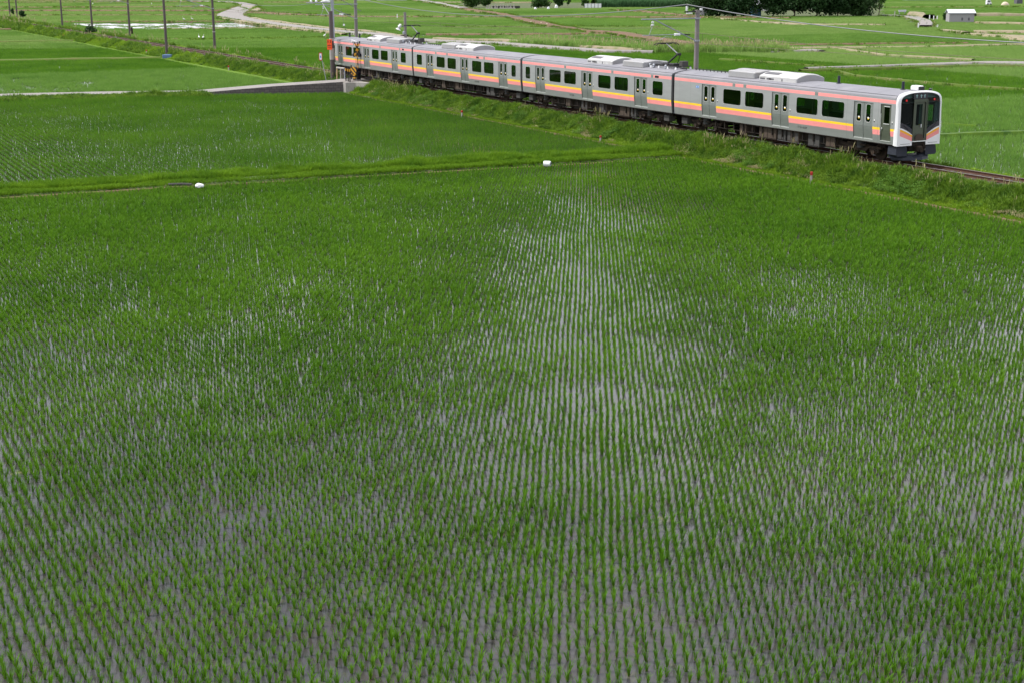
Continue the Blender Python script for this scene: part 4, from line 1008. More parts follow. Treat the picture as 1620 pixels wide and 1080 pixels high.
# windscreen glass either side of the door
for s in (-1, 1):
    k = MB(); G_ = []
    ysn = np.linspace(1.30, .47, 12); ztop = lambda y: float(np.interp(y, [p[0] for p in i0[3:-3]], [p[1] for p in i0[3:-3]]))
    rows = [[(xf(z, -.02), s*y, z) for z in np.linspace(T_, ztop(y), 6)] for y, T_ in [(y, lower_top(y)) for y in ysn]]
    k.loft(rows, 0, False)
    o = k.build('windscreen', ['cabglass'], front)
    # black surround, wiper
    k = MB(); e = .045
    k.loft([[(xf(z, -.012), s*y, z) for z in (lower_top(y)-.001, lower_top(y)+.26)] for y in ysn], 0, False)
    k.loft([[(xf(2.5, -.012), s*1.30, z), (xf(2.5, -.012), s*(1.30-e), z)] for z in (1.86, 2.5, 3.0)], 0, False)
    k.loft([[(xf(3.4, -.012), s*y, ztop(y)-.0), (xf(3.4, -.012), s*y, ztop(y)-e*1.2)] for y in ysn], 0, False)
    k.tube([(.03, s*.75, 1.75), (.03, s*1.10, 2.0), (.0, s*.72, 2.12)], .012, 0, 5)
    k.build('windscreen_frame', ['blackgl'], front)
    k = MB(); k.tube([(-.08, s*.92, 3.20), (-.045, s*.92, 3.20)], .055, 0, 14); k.build('tail_lamp', ['redlens'], front)
k = MB()
ring = lambda a, b, x: [(x, y, z) for y, z in rr_pts(*a, *b)]
door_o = [(-.47, 1.17), (-.47, 3.24), (.47, 3.24), (.47, 1.17)]
def yz_ring(mb, outer, inner, x, mi):
    i = len(mb.v); n = len(outer); mb.v += [(x, y, z) for y, z in outer]+[(x, y, z) for y, z in inner]
    for j in range(n):
        q = (j+1) % n; mb.f.append((i+j, i+q, i+n+q, i+n+j)); mb.m.append(mi)
yz_ring(k, rect_pts(-.47, .47, 1.17, 3.24), rr_pts(-.37, .34, 1.25, 3.10, .06), .0, 0)
k.loft([[(x, y, z) for y, z in rr_pts(-.37, .34, 1.25, 3.10, .06)] for x in (0, -.06)], 1)
yz_ring(k, rr_pts(-.37, .34, 1.25, 3.10, .06), rr_pts(-.22, .16, 1.95, 2.98, .05), -.06, 0)
k.face([(-.055, y, z) for y, z in rr_pts(-.23, .17, 1.94, 2.99, .05)], 2)
k.box((-.06, .08, 1.83), (-.0, .12, 1.98), 3)
for a, b in (((-.47, 1.17), (-.44, 3.24)), ((.44, 1.17), (.47, 3.24))): k.box((0.0, a[0], 1.17), (.025, b[0], 3.24), 0)
k.build('end_door', ['door_green', 'black', 'cabglass', 'rim'], front)
k = MB(); k.box((-.16, -.46, 3.245), (-.05, .46, 3.51), 0)
for q in (-.26, .03, .26):
    k.box((-.05, q-.02, 3.30), (-.045, q+.02, 3.47), 1); k.box((-.05, q-.06, 3.40), (-.045, q+.06, 3.43), 1)
k.build('destination_display', ['blackgl', 'led'], front)
k = MB(); k.box((-.02, -.46, 1.13), (.06, .46, 1.17), 0); k.prism([(-.30, 1.18), (.30, 1.18), (.22, 1.42), (.10, 1.50), (-.10, 1.50), (-.22, 1.42)], lambda y, z: (.028, y, z), lambda y, z: (.0, y, z), 1)
k.build('step_plate', ['rim', 'boxbrown'], front)
# coupler and the snow plough
k = MB(); k.bbox((-.7, -.42, .62), (-.15, .42, 1.12), 0, .05); k.bbox((-.2, -.17, .62), (.18, .17, .92), 1, .05); k.tube([(-.1, 0, .72), (.26, 0, .72)], .12, 1, 10)
for yy in (-.33, .30, .38): k.tube([(-.1, yy, 1.05), (.08, yy, .9), (.08, yy*.7, .62), (-.1, yy*.5, .55)], .03, 0, 6)
k.box((-.4, -.46, .95), (-.02, .46, 1.13), 0); k.tube([(0, .3, .72), (.05, .42, .70)], .06, 2, 8)
k.build('coupler', ['under', 'bogie', 'boxgrey'], front)
k = MB()
for s in (-1, 1):
    k.prism([(1.30, .90), (.62, .90), (.60, .42), (1.22, .42), (1.34, .50)], lambda y, z: (-.16+(.9-z)*.1, s*y, z), lambda y, z: (-.75, s*y, z), 0)
prof = [(-1.28, -.62), (-.92, -.22), (-.3, .02), (.3, .02), (.92, -.22), (1.28, -.62)]
k.loft([[(x-.14, y, .45) for y, x in prof], [(x-.03, y, .33) for y, x in prof], [(x+.05, y*.93, .20) for y, x in prof], [(x-.10, y*.9, .16) for y, x in prof]], 0, False)
k.loft([[(x-.14, y, .45) for y, x in prof], [(-.8, y, .45) for y, x in prof]], 0, False)
k.build('snow_plough', ['plow'], front)
# cab inside: rear wall, desk, seat
k = MB(); k.box((-1.62, -1.40, 1.12), (-1.58, 1.40, 3.04), 0); k.box((-.62, -1.25, 1.12), (-.14, -.5, 1.95), 1); k.box((-.62, .5, 1.12), (-.14, 1.25, 1.85), 1)
k.bbox((-1.32, -1.08, 1.30), (-.92, -.62, 1.58), 1, .04); k.bbox((-1.40, -1.08, 1.58), (-1.30, -.62, 2.15), 1, .03)
k.build('cab_interior', ['under', 'plow'], front)

# number marking low on the side
def text_mesh(name, s, size, M4, matk, parent, ext=.002):
    cu = bpy.data.curves.new(name, 'FONT'); cu.body = s; cu.size = size; cu.extrude = ext; cu.align_x = 'CENTER'
    to = bpy.data.objects.new(name, cu); COL.objects.link(to)
    dg = bpy.context.evaluated_depsgraph_get(); me = bpy.data.meshes.new_from_object(to.evaluated_get(dg)); bpy.data.objects.remove(to)
    me.transform(M4); me.materials.clear(); me.materials.append(M[matk]); o = bpy.data.objects.new(name, me); COL.objects.link(o); o.parent = parent; return o
for xx, bd in ((-7.45, 0), (-32.6, 1), (-47.6, 2)):
    text_mesh('number_marking', '\u30af\u30e2\u30cf E129' if bd != 1 else '\u30e2\u30cf E129', .15, Matrix.Translation((xx, -side_y(1.25)-.006, 1.20)) @ Matrix.Rotation(R_(90), 4, 'X'), 'blackgl', bodies[bd])
for xx, bd in ((-17.35, 0),):
    k = MB(); k.box((xx-.16, -1.479, 2.72), (xx-.02, -1.476, 2.86), 0); k.box((xx+.02, -1.479, 2.72), (xx+.16, -1.476, 2.86), 0)
    k.box((xx-.11, -1.481, 2.75), (xx-.07, -1.479, 2.83), 1); k.box((xx+.07, -1.481, 2.75), (xx+.11, -1.479, 2.83), 1)
    k.build('priority_seat_sign', ['blue', 'white'], bodies[bd])
for xx, bd in ((-21.7, 1), (-47.2, 2), (-61.9, 3)):
    k = MB(); k.box((xx-.35, -1.480, 3.06), (xx+.1, -1.476, 3.19), 0); k.box((xx-.28, -1.482, 3.10), (xx+.03, -1.480, 3.15), 1)
    k.build('destination_display', ['blackgl', 'plow'], bodies[bd])

# --- the driver, seated behind the left windscreen
def person():
    import bmesh
    V = {'pel': (0, 0, 0, .15), 'bel': (.02, 0, .18, .145), 'che': (.04, 0, .38, .165), 'nek': (.05, 0, .53, .065), 'he0': (.07, 0, .62, .085), 'he1': (.07, 0, .72, .098), 'he2': (.06, 0, .79, .07)}
    E_ = [('pel', 'bel'), ('bel', 'che'), ('che', 'nek'), ('nek', 'he0'), ('he0', 'he1'), ('he1', 'he2')]
    for s, t in ((-1, 'l'), (1, 'r')):
        V['hip'+t] = (.04, s*.10, -.02, .10); V['kne'+t] = (.44, s*.14, .02, .07); V['ank'+t] = (.50, s*.14, -.40, .045); V['toe'+t] = (.66, s*.15, -.43, .04)
        V['sho'+t] = (.04, s*.19, .46, .062); V['elb'+t] = (.14, s*.26, .20, .045); V['wri'+t] = (.38, s*.20, .24, .030); V['pal'+t] = (.46, s*.19, .25, .034)
        E_ += [('pel', 'hip'+t), ('hip'+t, 'kne'+t), ('kne'+t, 'ank'+t), ('ank'+t, 'toe'+t), ('che', 'sho'+t), ('sho'+t, 'elb'+t), ('elb'+t, 'wri'+t), ('wri'+t, 'pal'+t)]
        for f in range(4):
            n1, n2 = 'f%s%da' % (t, f), 'f%s%db' % (t, f); V[n1] = (.51, s*.19+(f-1.5)*.02, .25, .010); V[n2] = (.545, s*.19+(f-1.5)*.021, .225, .008)
            E_ += [('pal'+t, n1), (n1, n2)]
        V['t'+t] = (.48, s*.15, .24, .010); E_.append(('pal'+t, 't'+t))
    ks = list(V); me = bpy.data.meshes.new('person'); me.from_pydata([V[q][:3] for q in ks], [(ks.index(a), ks.index(b)) for a, b in E_], [])
    o = bpy.data.objects.new('person', me); COL.objects.link(o)
    md = o.modifiers.new('skin', 'SKIN'); sv = me.skin_vertices[0].data
    for q, d in zip(ks, sv): r = V[q][3]; d.radius = (r, r*1.15 if q in ('che', 'bel', 'pel') else r); d.use_root = q == 'pel'
    ss = o.modifiers.new('sub', 'SUBSURF'); ss.levels = ss.render_levels = 1
    dg = bpy.context.evaluated_depsgraph_get(); m2 = bpy.data.meshes.new_from_object(o.evaluated_get(dg)); o.modifiers.clear(); o.data = m2
    m2.materials.clear(); 
    for q in ('shirt', 'skin', 'plow'): m2.materials.append(M[q])
    for f in m2.polygons:
        c = f.center; f.use_smooth = True
        f.material_index = 1 if (c.z > .53 or (c.x > .36 and .1 < c.z < .4 and abs(c.y) > .1)) else (2 if c.z < .06 else 0)
    return o
drv = person(); drv.location = (-1.08, -.85, 1.66)
tag(drv, 'driver in a pale teal shirt seated behind the left half of the cab windscreen', 'person')
k = MB(); k.tube([(.03, 0, .74), (.04, 0, .80), (.05, 0, .855)], [.112, .118, .07], 0, 14); k.bbox((-.045, -.10, .60), (.0, .10, .80), 0, .03); k.bbox((.10, -.085, .775), (.21, .085, .80), 0, .02)
k.build('hair', ['hair'], drv, smooth=True)
k = MB(); k.tube([(.15, 0, .70), (.19, 0, .672), (.16, 0, .66)], [.012, .02, .012], 1, 6)
for s in (-1, 1): k.tube([(.150, s*.035, .715), (.166, s*.035, .715)], .014, 0, 8); k.bbox((.05, s*.105-.012, .66), (.085, s*.105+.012, .73), 1, .01)
k.box((.155, -.03, .632), (.168, .03, .640), 0)
k.build('face', ['hair', 'skin'], drv)

# ================================================================== POLES, WIRES, CROSSING
def pole(name, x, y, z0, z1, r0, r1, mk, label, cat='pole', group=None, rot=0):
    t = empty(name, (x, y, z0), rot, label=label, cat=cat, group=group)
    k = MB(); H = z1-z0; k.tube([(0, 0, -.4), (0, 0, H*.33), (0, 0, H*.66), (0, 0, H)], [r0, r0+(r1-r0)*.33, r0+(r1-r0)*.66, r1], 0, 14)
    k.build('shaft', mk, t, smooth=True); return t
def arm(t, z, reach, sgn=-1, ins=True):
    """bracket over the track: t at the pole foot, z the height of the upper rail above it"""
    k = MB(); y = sgn
    k.tube([(0, y*-.25, z), (0, y*reach, z)], .045, 0, 6); k.tube([(0, y*.1, z-1.42), (0, y*(reach-1.0), z-.04)], .04, 0, 6)
    for zz in (z, z-1.42): k.tube([(0, 0, zz-.05), (0, 0, zz+.05)], .20, 0, 12)
    k.build('bracket_arm', 'galv', t)
    k = MB(); ry = reach-.85
    k.tube([(0, y*ry, z), (0, y*ry, z-.10)], .03, 1, 6)
    for q in (.14, .20, .30, .36): k.tube([(0, y*ry, z-q), (0, y*ry, z-q-.03), (0, y*ry, z-q-.05)], [.05, .11, .04], 0, 10)
    k.tube([(0, y*ry, z-.40), (0, y*(ry+.25), z-.98)], .018, 1, 5)
    k.build('insulator', ['porcelain', 'galv'], t)
    k = MB(); k.tube([(0, y*(reach-.1), z-1.0), (0, y*1.0, z-1.0)], .028, 0, 6); k.tube([(0, y*1.0, z-1.0), (0, y*.55, z-1.03)], .045, 1, 6)
    k.tube([(0, y*1.35, z-1.0), (0, y*1.75, z-1.0)], .085, 2, 10)
    k.tube([(0, y*2.0, z-1.02), (0, y*2.0, z-1.16), (0, y*2.45, z-1.12), (0, y*2.9, z-1.33)], .018, 0, 5)
    k.build('registration_arm', ['galv', 'black', 'porcelain'], t)
OP = [(-24.2, 3.2, 'behind the second carriage'), (-84.9, 3.2, 'behind the tail of the train'), (-139.4, 3.6, 'fourth from the right edge'), ]
t = pole('overhead_line_pole', -24.3, 3.2, -1.0, 7.10, .19, .14, 'polec', 'concrete overhead line pole behind the train where its two front carriages join', group='poles carrying the overhead line')
arm(t, 7.57, 4.3)
k = MB(); k.tube([(0, .30, 8.02), (0, -1.02, 7.98)], .05, 0, 6); k.tube([(0, 0, 7.9), (0, 0, 8.1)], .17, 1, 10); k.build('crossarm', ['black', 'polec'], t)
k = MB()
for yy in (-.85,):
    for q in (0, .08, .16, .24): k.tube([(0, yy, 8.05+q), (0, yy, 8.09+q), (0, yy, 8.12+q)], [.05, .09, .05], 0, 10)
    k.tube([(0, yy, 8.0), (0, yy, 8.38)], .03, 0, 6); k.bbox((-.07, yy-.07, 8.36), (.07, yy+.07, 8.46), 1, .02)
k.bbox((-.06, .18, 8.05), (.06, .36, 8.2), 0, .02); k.bbox((-.1, -.85, 7.86), (.1, -.45, 7.93), 0, .02)
k.build('line_insulator', ['porcelain', 'black'], t)
def simple_ocs(x, y, z0, z1, label, wire_arm=True):
    t = pole('overhead_line_pole', x, y, z0, z1, .20, .15, 'polebrown' if x < -100 else 'polec', label, group='poles carrying the overhead line')
    if wire_arm: arm(t, 6.98-z0-.4, y+1.1 if y > 0 else -y+1.1, -1 if y > 0 else 1)
    if -140 < x < -139: k = MB(); k.tube([(0, 0, 3.0), (0, 0, 3.12)], .215, 0, 12); k.build('band', ['stonew'], t)
    return t
simple_ocs(-84.9, 3.2, -1.0, 7.7, 'overhead line pole rising behind the tail of the train, right of the crossing pole')
simple_ocs(-139.6, 4.0, -.95, 7.7, 'overhead line pole beyond the track, nearest the crossing among the distant poles')
simple_ocs(-139.0, -2.75, -.9, 7.7, 'overhead line pole on the near grass slope above the small blue box', False)
simple_ocs(-189.5, 4.0, -.95, 7.7, 'overhead line pole just right of the round bush on the bank')
simple_ocs(-219.0, 3.9, -.95, 7.7, 'overhead line pole standing directly behind the round bush')
simple_ocs(-248.5, 4.0, -.95, 7.7, 'overhead line pole halfway between the round bush and the left corner bushes')
simple_ocs(-303.0, 3.8, -.95, 7.7, 'second last distant pole, its foot in a dark bush')
simple_ocs(-318.0, 4.5, -.95, 7.7, 'farthest pole at the left edge, pale grey beside the dark bush')
# pole with a floodlight behind the rear carriages
t = pole('lamp_pole', -71.8, 3.0, -1.0, 6.03, .13, .13, 'polec', 'short grey pole with a white floodlight behind the rear carriage pantograph', cat='lamp pole')
k = MB(); k.tube([(0, -.1, 5.75), (-.35, -.35, 5.72)], .035, 1, 6); k.tube([(-.32, -.32, 5.92), (-.42, -.42, 5.70), (-.50, -.50, 5.45)], [.10, .17, .26], 0, 12); k.build('floodlight', ['porcelain', 'galv'], t)
k = MB(); k.bbox((-.1, -.25, 5.0), (.12, .05, 5.3), 0, .03); k.build('junction_box', ['galv'], t)
# crossing pole with the orange sign
pq = P(526.8, 125, -.3)
t = pole('utility_pole', pq[0], pq[1], -.45, 6.1, .235, .185, 'polebrown', 'dark pole at the crossing with white bands and an orange warning sign', cat='pole')
k = MB(); k.tube([(0, 0, 1.98), (0, 0, 3.05)], .245, 0, 14); k.tube([(0, 0, 3.75), (0, 0, 4.0)], .24, 0, 14); k.build('white_band', ['stonew'], t)
k = MB()
sx = -.02
for a, b, c, d, mi, e in [(-.36, .14, 2.92, 3.90, 0, 0)]+[(-.32, -.18, 3.62, 3.66, 1, 1), (-.32, -.18, 3.74, 3.78, 1, 1), (-.27, -.23, 3.58, 3.80, 1, 1), (-.06, .08, 3.62, 3.66, 1, 1), (-.06, .08, 3.74, 3.78, 1, 1), (-.01, .03, 3.58, 3.80, 1, 1), (-.30, .08, 3.28, 3.34, 1, 1), (-.30, .08, 3.14, 3.17, 1, 1)]:
    k.box((a, -.01-e*.004, c), (b, .01-.004*e if e else .01, d), mi)
o = k.build('warning_sign', ['signor', 'hazard_k'], t); o.rotation_euler = (0, 0, R_(48)); o.location = (.20, -.20, 0)
pq = pq+(pq-CP)*np.array([1, 1, 0])*.012+RT*.17
t = pole('utility_pole', pq[0], pq[1], -.55, 9.2, .17, .14, 'galv', 'taller pale grey pole close behind the dark crossing pole, carrying white insulators', cat='pole')
k = MB(); k.tube([(0, .2, 7.42), (-.1, -2.6, 7.42)], .05, 1, 6)
for a, b in ((-.25, -1.15),): k.tube([(0, a, 7.5), (0, (a+b)/2, 7.55), (0, b, 7.5)], [.10, .15, .05], 0, 10)
for yy in (-1.62, -2.15):
    k.tube([(0, yy, 7.42), (0, yy, 7.55), (0, yy, 7.66)], [.07, .13, .08], 0, 10)
k.tube([(0, -1.0, 7.38), (0, -.12, 5.9)], .035, 0, 6)
k.build('insulator_arm', ['porcelain', 'galv'], t)
k = MB(); k.tube([(0, .3, 8.0), (0, 2.2, 7.0), (.0, 3.0, 6.55)], .03, 0, 5)
for q, zz in ((1.0, 6.2), (1.15, 5.2)): k.tube([(0, q, zz), (0, q, zz+.16)], .10, 1, 8)
k.tube([(0, .9, 6.9), (0, 1.0, 6.25), (0, 1.15, 5.2), (0, 1.6, 4.3)], .015, 0, 5)
k.build('stay', ['wire', 'porcelain'], t)
# wires
def sag(a, b, d, n=24):
    a, b = np.array(a), np.array(b); return [tuple(a+(b-a)*t-np.array([0, 0, d*4*t*(1-t)])) for t in np.linspace(0, 1, n)]
k = MB()
sup = [(-303, 2.9, 7.2), (-248, 2.9, 7.2), (-189, 2.9, 7.2), (-139.6, 2.9, 7.2), (-84.9, 2.6, 7.35), (-24.3, 2.35, 7.46), (33, 2.35, 7.30)]
for a, b in zip(sup[:-1], sup[1:]): k.tube(sag(a, b, 1.28), .028 if a[0] > -90 else .02, 0, 5, False)
tag(k.build('feeder_cable', 'wire'), 'thick grey overhead cable sagging between the pole tops above the train', 'cable')
k = MB(); xs_ = [-318, -248, -189, -139.6, -84.9, -24.3, 33]
for a, b in zip(xs_[:-1], xs_[1:]):
    k.tube(sag((a, 0, 6.02), (b, 0, 6.02), .55, 14), .011, 0, 4, False)
    k.tube([(a, .12, 5.22), (b, -.12, 5.22)], .010, 0, 4, False)
    n = 11
    for j in range(1, n):
        t_ = j/n; x = a+(b-a)*t_; k.tube([(x, 0, 5.23), (x, 0, 6.02-.55*4*t_*(1-t_))], .011, 0, 4, False)
tag(k.build('contact_wire', 'copper'), 'thin contact wire hung on droppers above the railway', 'wire')

# level crossing signal
sg = P(567, 129, -.22); t = empty('crossing_signal', (sg[0], sg[1], -.22), label='yellow and black level crossing signal with crossed boards and a loudspeaker on top', cat='crossing signal')
k = MB(); n = 14
for j in range(n): k.tube([(0, 0, .25+j*.24), (0, 0, .25+(j+1)*.24)], .055, j % 2, 10)
k.tube([(0, 0, 0), (0, 0, .27)], .11, 1, 10); k.build('post', ['hazard_y', 'hazard_k'], t, rot=0)
k = MB(); cs = R_(45)
for s in (-1, 1):
    for j in range(6):
        a = -.72+1.44*j/6; b = a+1.44/6; e = .065; c_, s_n = math.cos(R_(68)*s), math.sin(R_(68)*s)
        q = lambda u, v: (0.10+.012*s, u*c_-v*s_n, 3.0+u*s_n*s*s+v*c_) if False else (.10+.012*s, u*math.cos(R_(66))*s-v*math.sin(R_(66))*s, 3.02+u*math.sin(R_(66))+v*math.cos(R_(66)))
        pts = [q(a, -e/1), q(b, -e), q(b, e), q(a, e)]
        k.face(pts, j % 2); k.face([(p[0]-.02, p[1], p[2]) for p in reversed(pts)], j % 2)
o = k.build('crossbuck', ['hazard_y', 'hazard_k'], t); o.rotation_euler = (0, 0, R_(-42))
k = MB()
for q in (-.36, .36):
    k.tube([(.08, q, 2.42), (.10, q, 2.42)], .19, 0, 18); k.tube([(.10, q, 2.42), (.24, q, 2.42)], [.10, .11], 0, 14); k.tube([(.11, q, 2.42), (.12, q, 2.42)], .085, 1, 14)
k.bbox((-.02, -.40, 2.38), (.08, .40, 2.48), 0, .02); k.bbox((-.22, -.16, 2.52), (.02, .16, 2.66), 2, .02)
o = k.build('warning_lamps', ['blackgl', 'redlens', 'boxgrey'], t); o.rotation_euler = (0, 0, R_(-62))
k = MB(); k.tube([(0, 0, 3.62), (-.1, -.3, 3.66), (-.16, -.5, 3.67)], [.05, .10, .20], 0, 12); k.build('loudspeaker', ['porcelain'], t)
k = MB(); k.bbox((-.16, -.16, .0), (.18, .2, .9), 0, .04); k.bbox((-.1, -.2, .9), (.16, .18, 1.15), 0, .03); k.build('control_box', ['blackgl'], t)
# barrier machine with its striped board
bp_ = P(561, 129, -.22); t = empty('crossing_barrier', (bp_[0], bp_[1], -.22), R_(-62), label='striped yellow and black barrier machine beside the crossing signal', cat='barrier')
k = MB()
n = 7
for j in range(n):
    a, b = j/n*1.9-.45, (j+1)/n*1.9-.45
    poly = []
    for (u, v) in ((a, 0), (b, 0), (b-.9, .9), (a-.9, .9)): poly.append((u, v))
    # clip the slanted band to the board
    def clip(pl, ax, lim, gt):
        o_ = []
        for i in range(len(pl)):
            p, q = pl[i], pl[(i+1) % len(pl)]; ip = (p[ax] >= lim) if gt else (p[ax] <= lim); iq = (q[ax] >= lim) if gt else (q[ax] <= lim)
            if ip: o_.append(p)
            if ip != iq:
                f = (lim-p[ax])/(q[ax]-p[ax]); o_.append((p[0]+(q[0]-p[0])*f, p[1]+(q[1]-p[1])*f))
        return o_
    pl = clip(clip(poly, 0, -.38, True), 0, .38, False)
    if len(pl) >= 3: k.face([(.10, u, .78+v*.95) for u, v in pl], j % 2)
k.box((.02, -.38, .78), (.095, .38, 1.63), 1)
k.build('striped_board', ['hazard_y', 'hazard_k'], t)
k = MB()
for j in range(5): k.box((-.09, -.16, j*.155), (.09, .16, (j+1)*.155), j % 2)
k.bbox((-.18, -.2, .78), (.01, .2, 1.5), 1, .03); k.tube([(-.05, .24, 1.3), (-.05, .3, 3.2)], .035, 0, 8)
k.build('machine', ['hazard_y', 'hazard_k'], t); t.scale = (.8, .8, .82)
# striped guard posts
gp = None
gl = ['leftmost of the striped guard posts at the crossing, brownish', 'second striped guard post from the left at the crossing', 'third striped guard post from the left at the crossing', 'rightmost thin guard post beside the striped barrier board']
for i, (px, py) in enumerate([(547.5, 129), (551, 130), (553.8, 130.5), (556.3, 128)]):
    p = P(px, py, -.22)
    if gp is None:
        k = MB()
        for j in range(6): k.tube([(0, 0, j*.24), (0, 0, (j+1)*.24)], .065, 0 if j == 4 else 1, 8)
        gp = k.build('guard_post', ['hazard_y', 'hazard_k']); o = gp
    else: o = gp.copy(); COL.objects.link(o)
    o.location = (p[0], p[1], -.22); tag(o, gl[i], 'guard post', 'striped guard posts at the crossing')
p = P(540, 126, -.2); t = empty('guard_rail', (p[0], p[1], -.2), R_(8), label='low white and rusty guard rail left of the striped posts', cat='guard rail')
k = MB(); k.bbox((-.9, -.05, 1.0), (.7, .05, 1.14), 0, .02); k.build('rail_bar', ['stonew'], t)
for xx, mk in ((-.85, 'tan'), (-.1, 'stonew'), (.3, 'polebrown'), (.65, 'galv')):
    k = MB(); k.tube([(xx, 0, -.3), (xx+.02, .02, 1.0)], .07, 0, 8); k.build('post', [mk], t)
# round sign on a thin leaning post
p = P(517, 127, -.25); t = empty('road_sign', (p[0], p[1], -.25), label='small red bordered sign on a thin leaning post left of the crossing', cat='sign')
p2 = np.array([-.42, -.35, 2.35]); k = MB(); k.tube([(0, 0, -.4), tuple(p2)], .035, 0, 8); k.build('post', ['galv'], t)
k = MB(); k.prism(rr_pts(-.17, .17, -.38, .38, .10), lambda a, b: (a, -.012, b), lambda a, b: (a, .012, b), 0)
k.prism(rr_pts(-.11, .11, -.30, .30, .06), lambda a, b: (a, -.018, b), lambda a, b: (a, -.0125, b), 1); k.prism(rr_pts(-.05, .05, -.14, .10, .04), lambda a, b: (a, -.023, b), lambda a, b: (a, -.0185, b), 2)
o = k.build('sign_plate', ['redcap', 'white', 'blue'], t); o.location = tuple(p2*np.array([1, 1, .93])+np.array([.04, -.05, 0])); o.rotation_euler = (0, 0, R_(50))

# boundary stakes with red caps along the foot of the bank
ml = ['red capped white boundary stake below the leading carriage', 'red capped boundary stake where the bund meets the bank, left of the first two carriages', 'red capped boundary stake at the paddy edge below the third carriage',
      'small red capped stake left of the crossing, nearest the road', 'small red capped stake on the bank left of the small blue box', 'small red capped stake right of the round bush foot, far left', 'tiny red capped stake second from the left edge', 'tiny red stake closest to the left edge']
mk0 = None
for i, (px, py, zz) in enumerate([(1283, 288, -1.12), (950, 224, -1.12), (731, 184, -1.12), (362, 112, -1.1), (232, 86, -1.1), (101, 61, -1.1), (69, 54.5, -1.1), (14, 44, -1.1)]):
    p = P(px, py, zz); h = [.52, .36, .42, .55, .6, .6, .5, .5][i]
    if mk0 is None:
        mk0 = empty('boundary_stake', (0, 0, 0)); k = MB(); k.bbox((-.07, -.07, -.1), (.07, .07, .36), 0, .012); k.build('post', ['stonew'], mk0)
        k = MB(); k.bbox((-.085, -.085, .36), (.085, .085, .54), 0, .015); k.build('cap', ['redcap'], mk0); o = mk0
    else: o = copy_tree(mk0)
    o.location = (p[0], p[1], zz); o.rotation_euler = (random.uniform(-.08, .08), random.uniform(-.08, .08), random.uniform(0, 1)); o.scale = (.78, .78, h/.54)
    tag(o, ml[i], 'boundary stake', 'red capped boundary stakes')
k = MB(); p = P(1165, 253, -1.0); k.tube([(0, 0, -.1), (-.02, .02, .45)], .022, 0, 6); tag(k.build('stake', ['porcelain'], loc=(p[0], p[1], -1.0)), 'thin white stake in the weeds below the leading carriage', 'stake')
k = MB(); p = P(185, 69, -.9); k.tube([(0, 0, -.1), (-.25, -.1, 1.0)], .13, 0, 8); tag(k.build('stake', ['galv'], loc=(p[0], p[1], -.9)), 'leaning grey concrete stake on the bank right of the round bush', 'stake')
k = MB(); p = P(209, 54, -.9); k.bbox((-.15, -.15, 0), (.15, .15, 1.2), 0, .03); tag(k.build('track_cabinet', ['bogie'], loc=(p[0], p[1], -.9)), 'thin dark trackside post right of a distant pole', 'post')
k = MB(); p = P(265, 93, -1.1); k.bbox((-.6, -.3, 0), (.6, .3, .5), 0, .05); k.box((-.5, -.32, .1), (.5, -.3, .16), 0); k.tube([(-.4, 0, .5), (.4, 0, .5)], .05, 0, 6); tag(k.build('sluice_box', ['bluebox'], loc=(p[0], p[1], -1.1), rot=CAMROT), 'small blue box at the end of the bund below a dark pole', 'box')
# plastic barrel and sack on the bund
p = P(866, 264, -1.0)
t = empty('water_drum', (p[0], p[1], -1.0), CAMROT-.35, label='white plastic drum lying on the bund between the paddies', cat='drum')
k = MB(); k.tube([(-.27, 0, .20), (-.25, 0, .20), (-.1, 0, .20), (.1, 0, .20), (.22, 0, .20), (.25, 0, .20)], [.15, .195, .205, .205, .195, .16], 0, 20); k.build('drum_body', ['porcelain'], t, smooth=True)
k = MB(); k.tube([(.25, 0, .20), (.262, 0, .20)], .165, 0, 18); k.tube([(.262, .02, .25), (.30, .02, .25)], .035, 1, 10); k.build('lid', ['galv', 'blackgl'], t); t.scale = (.78, .78, .78)
p = P(316, 297, -1.02); k = MB()
rings = []
for x, r in ((-.30, .05), (-.25, .13), (-.12, .18), (.02, .20), (.14, .15), (.24, .11), (.30, .03)):
    rings.append([(x+random.uniform(-.01, .01), r*1.2*math.cos(a)*random.uniform(.85, 1.12), max(.0, .12+r*math.sin(a)*random.uniform(.85, 1.1))) for a in [2*math.pi*j/12 for j in range(12)]])
k.loft(rings, 0, True, True); so_ = k.build('plastic_sack', ['porcelain'], loc=(p[0], p[1], -1.03), rot=CAMROT, smooth=True); so_.scale = (.74, .74, .74); tag(so_, 'crumpled white plastic sack on the left part of the bund', 'sack')
k = MB(); p = P(288, 294, -1.0); k.tube([(-.7, 0, .08), (0, .02, .1), (.5, 0, .08)], .07, 0, 8); tag(k.build('pipe', ['boxgrey'], loc=(p[0], p[1], -1.03), rot=CAMROT), 'dark drain pipe lying just left of the white sack', 'pipe')

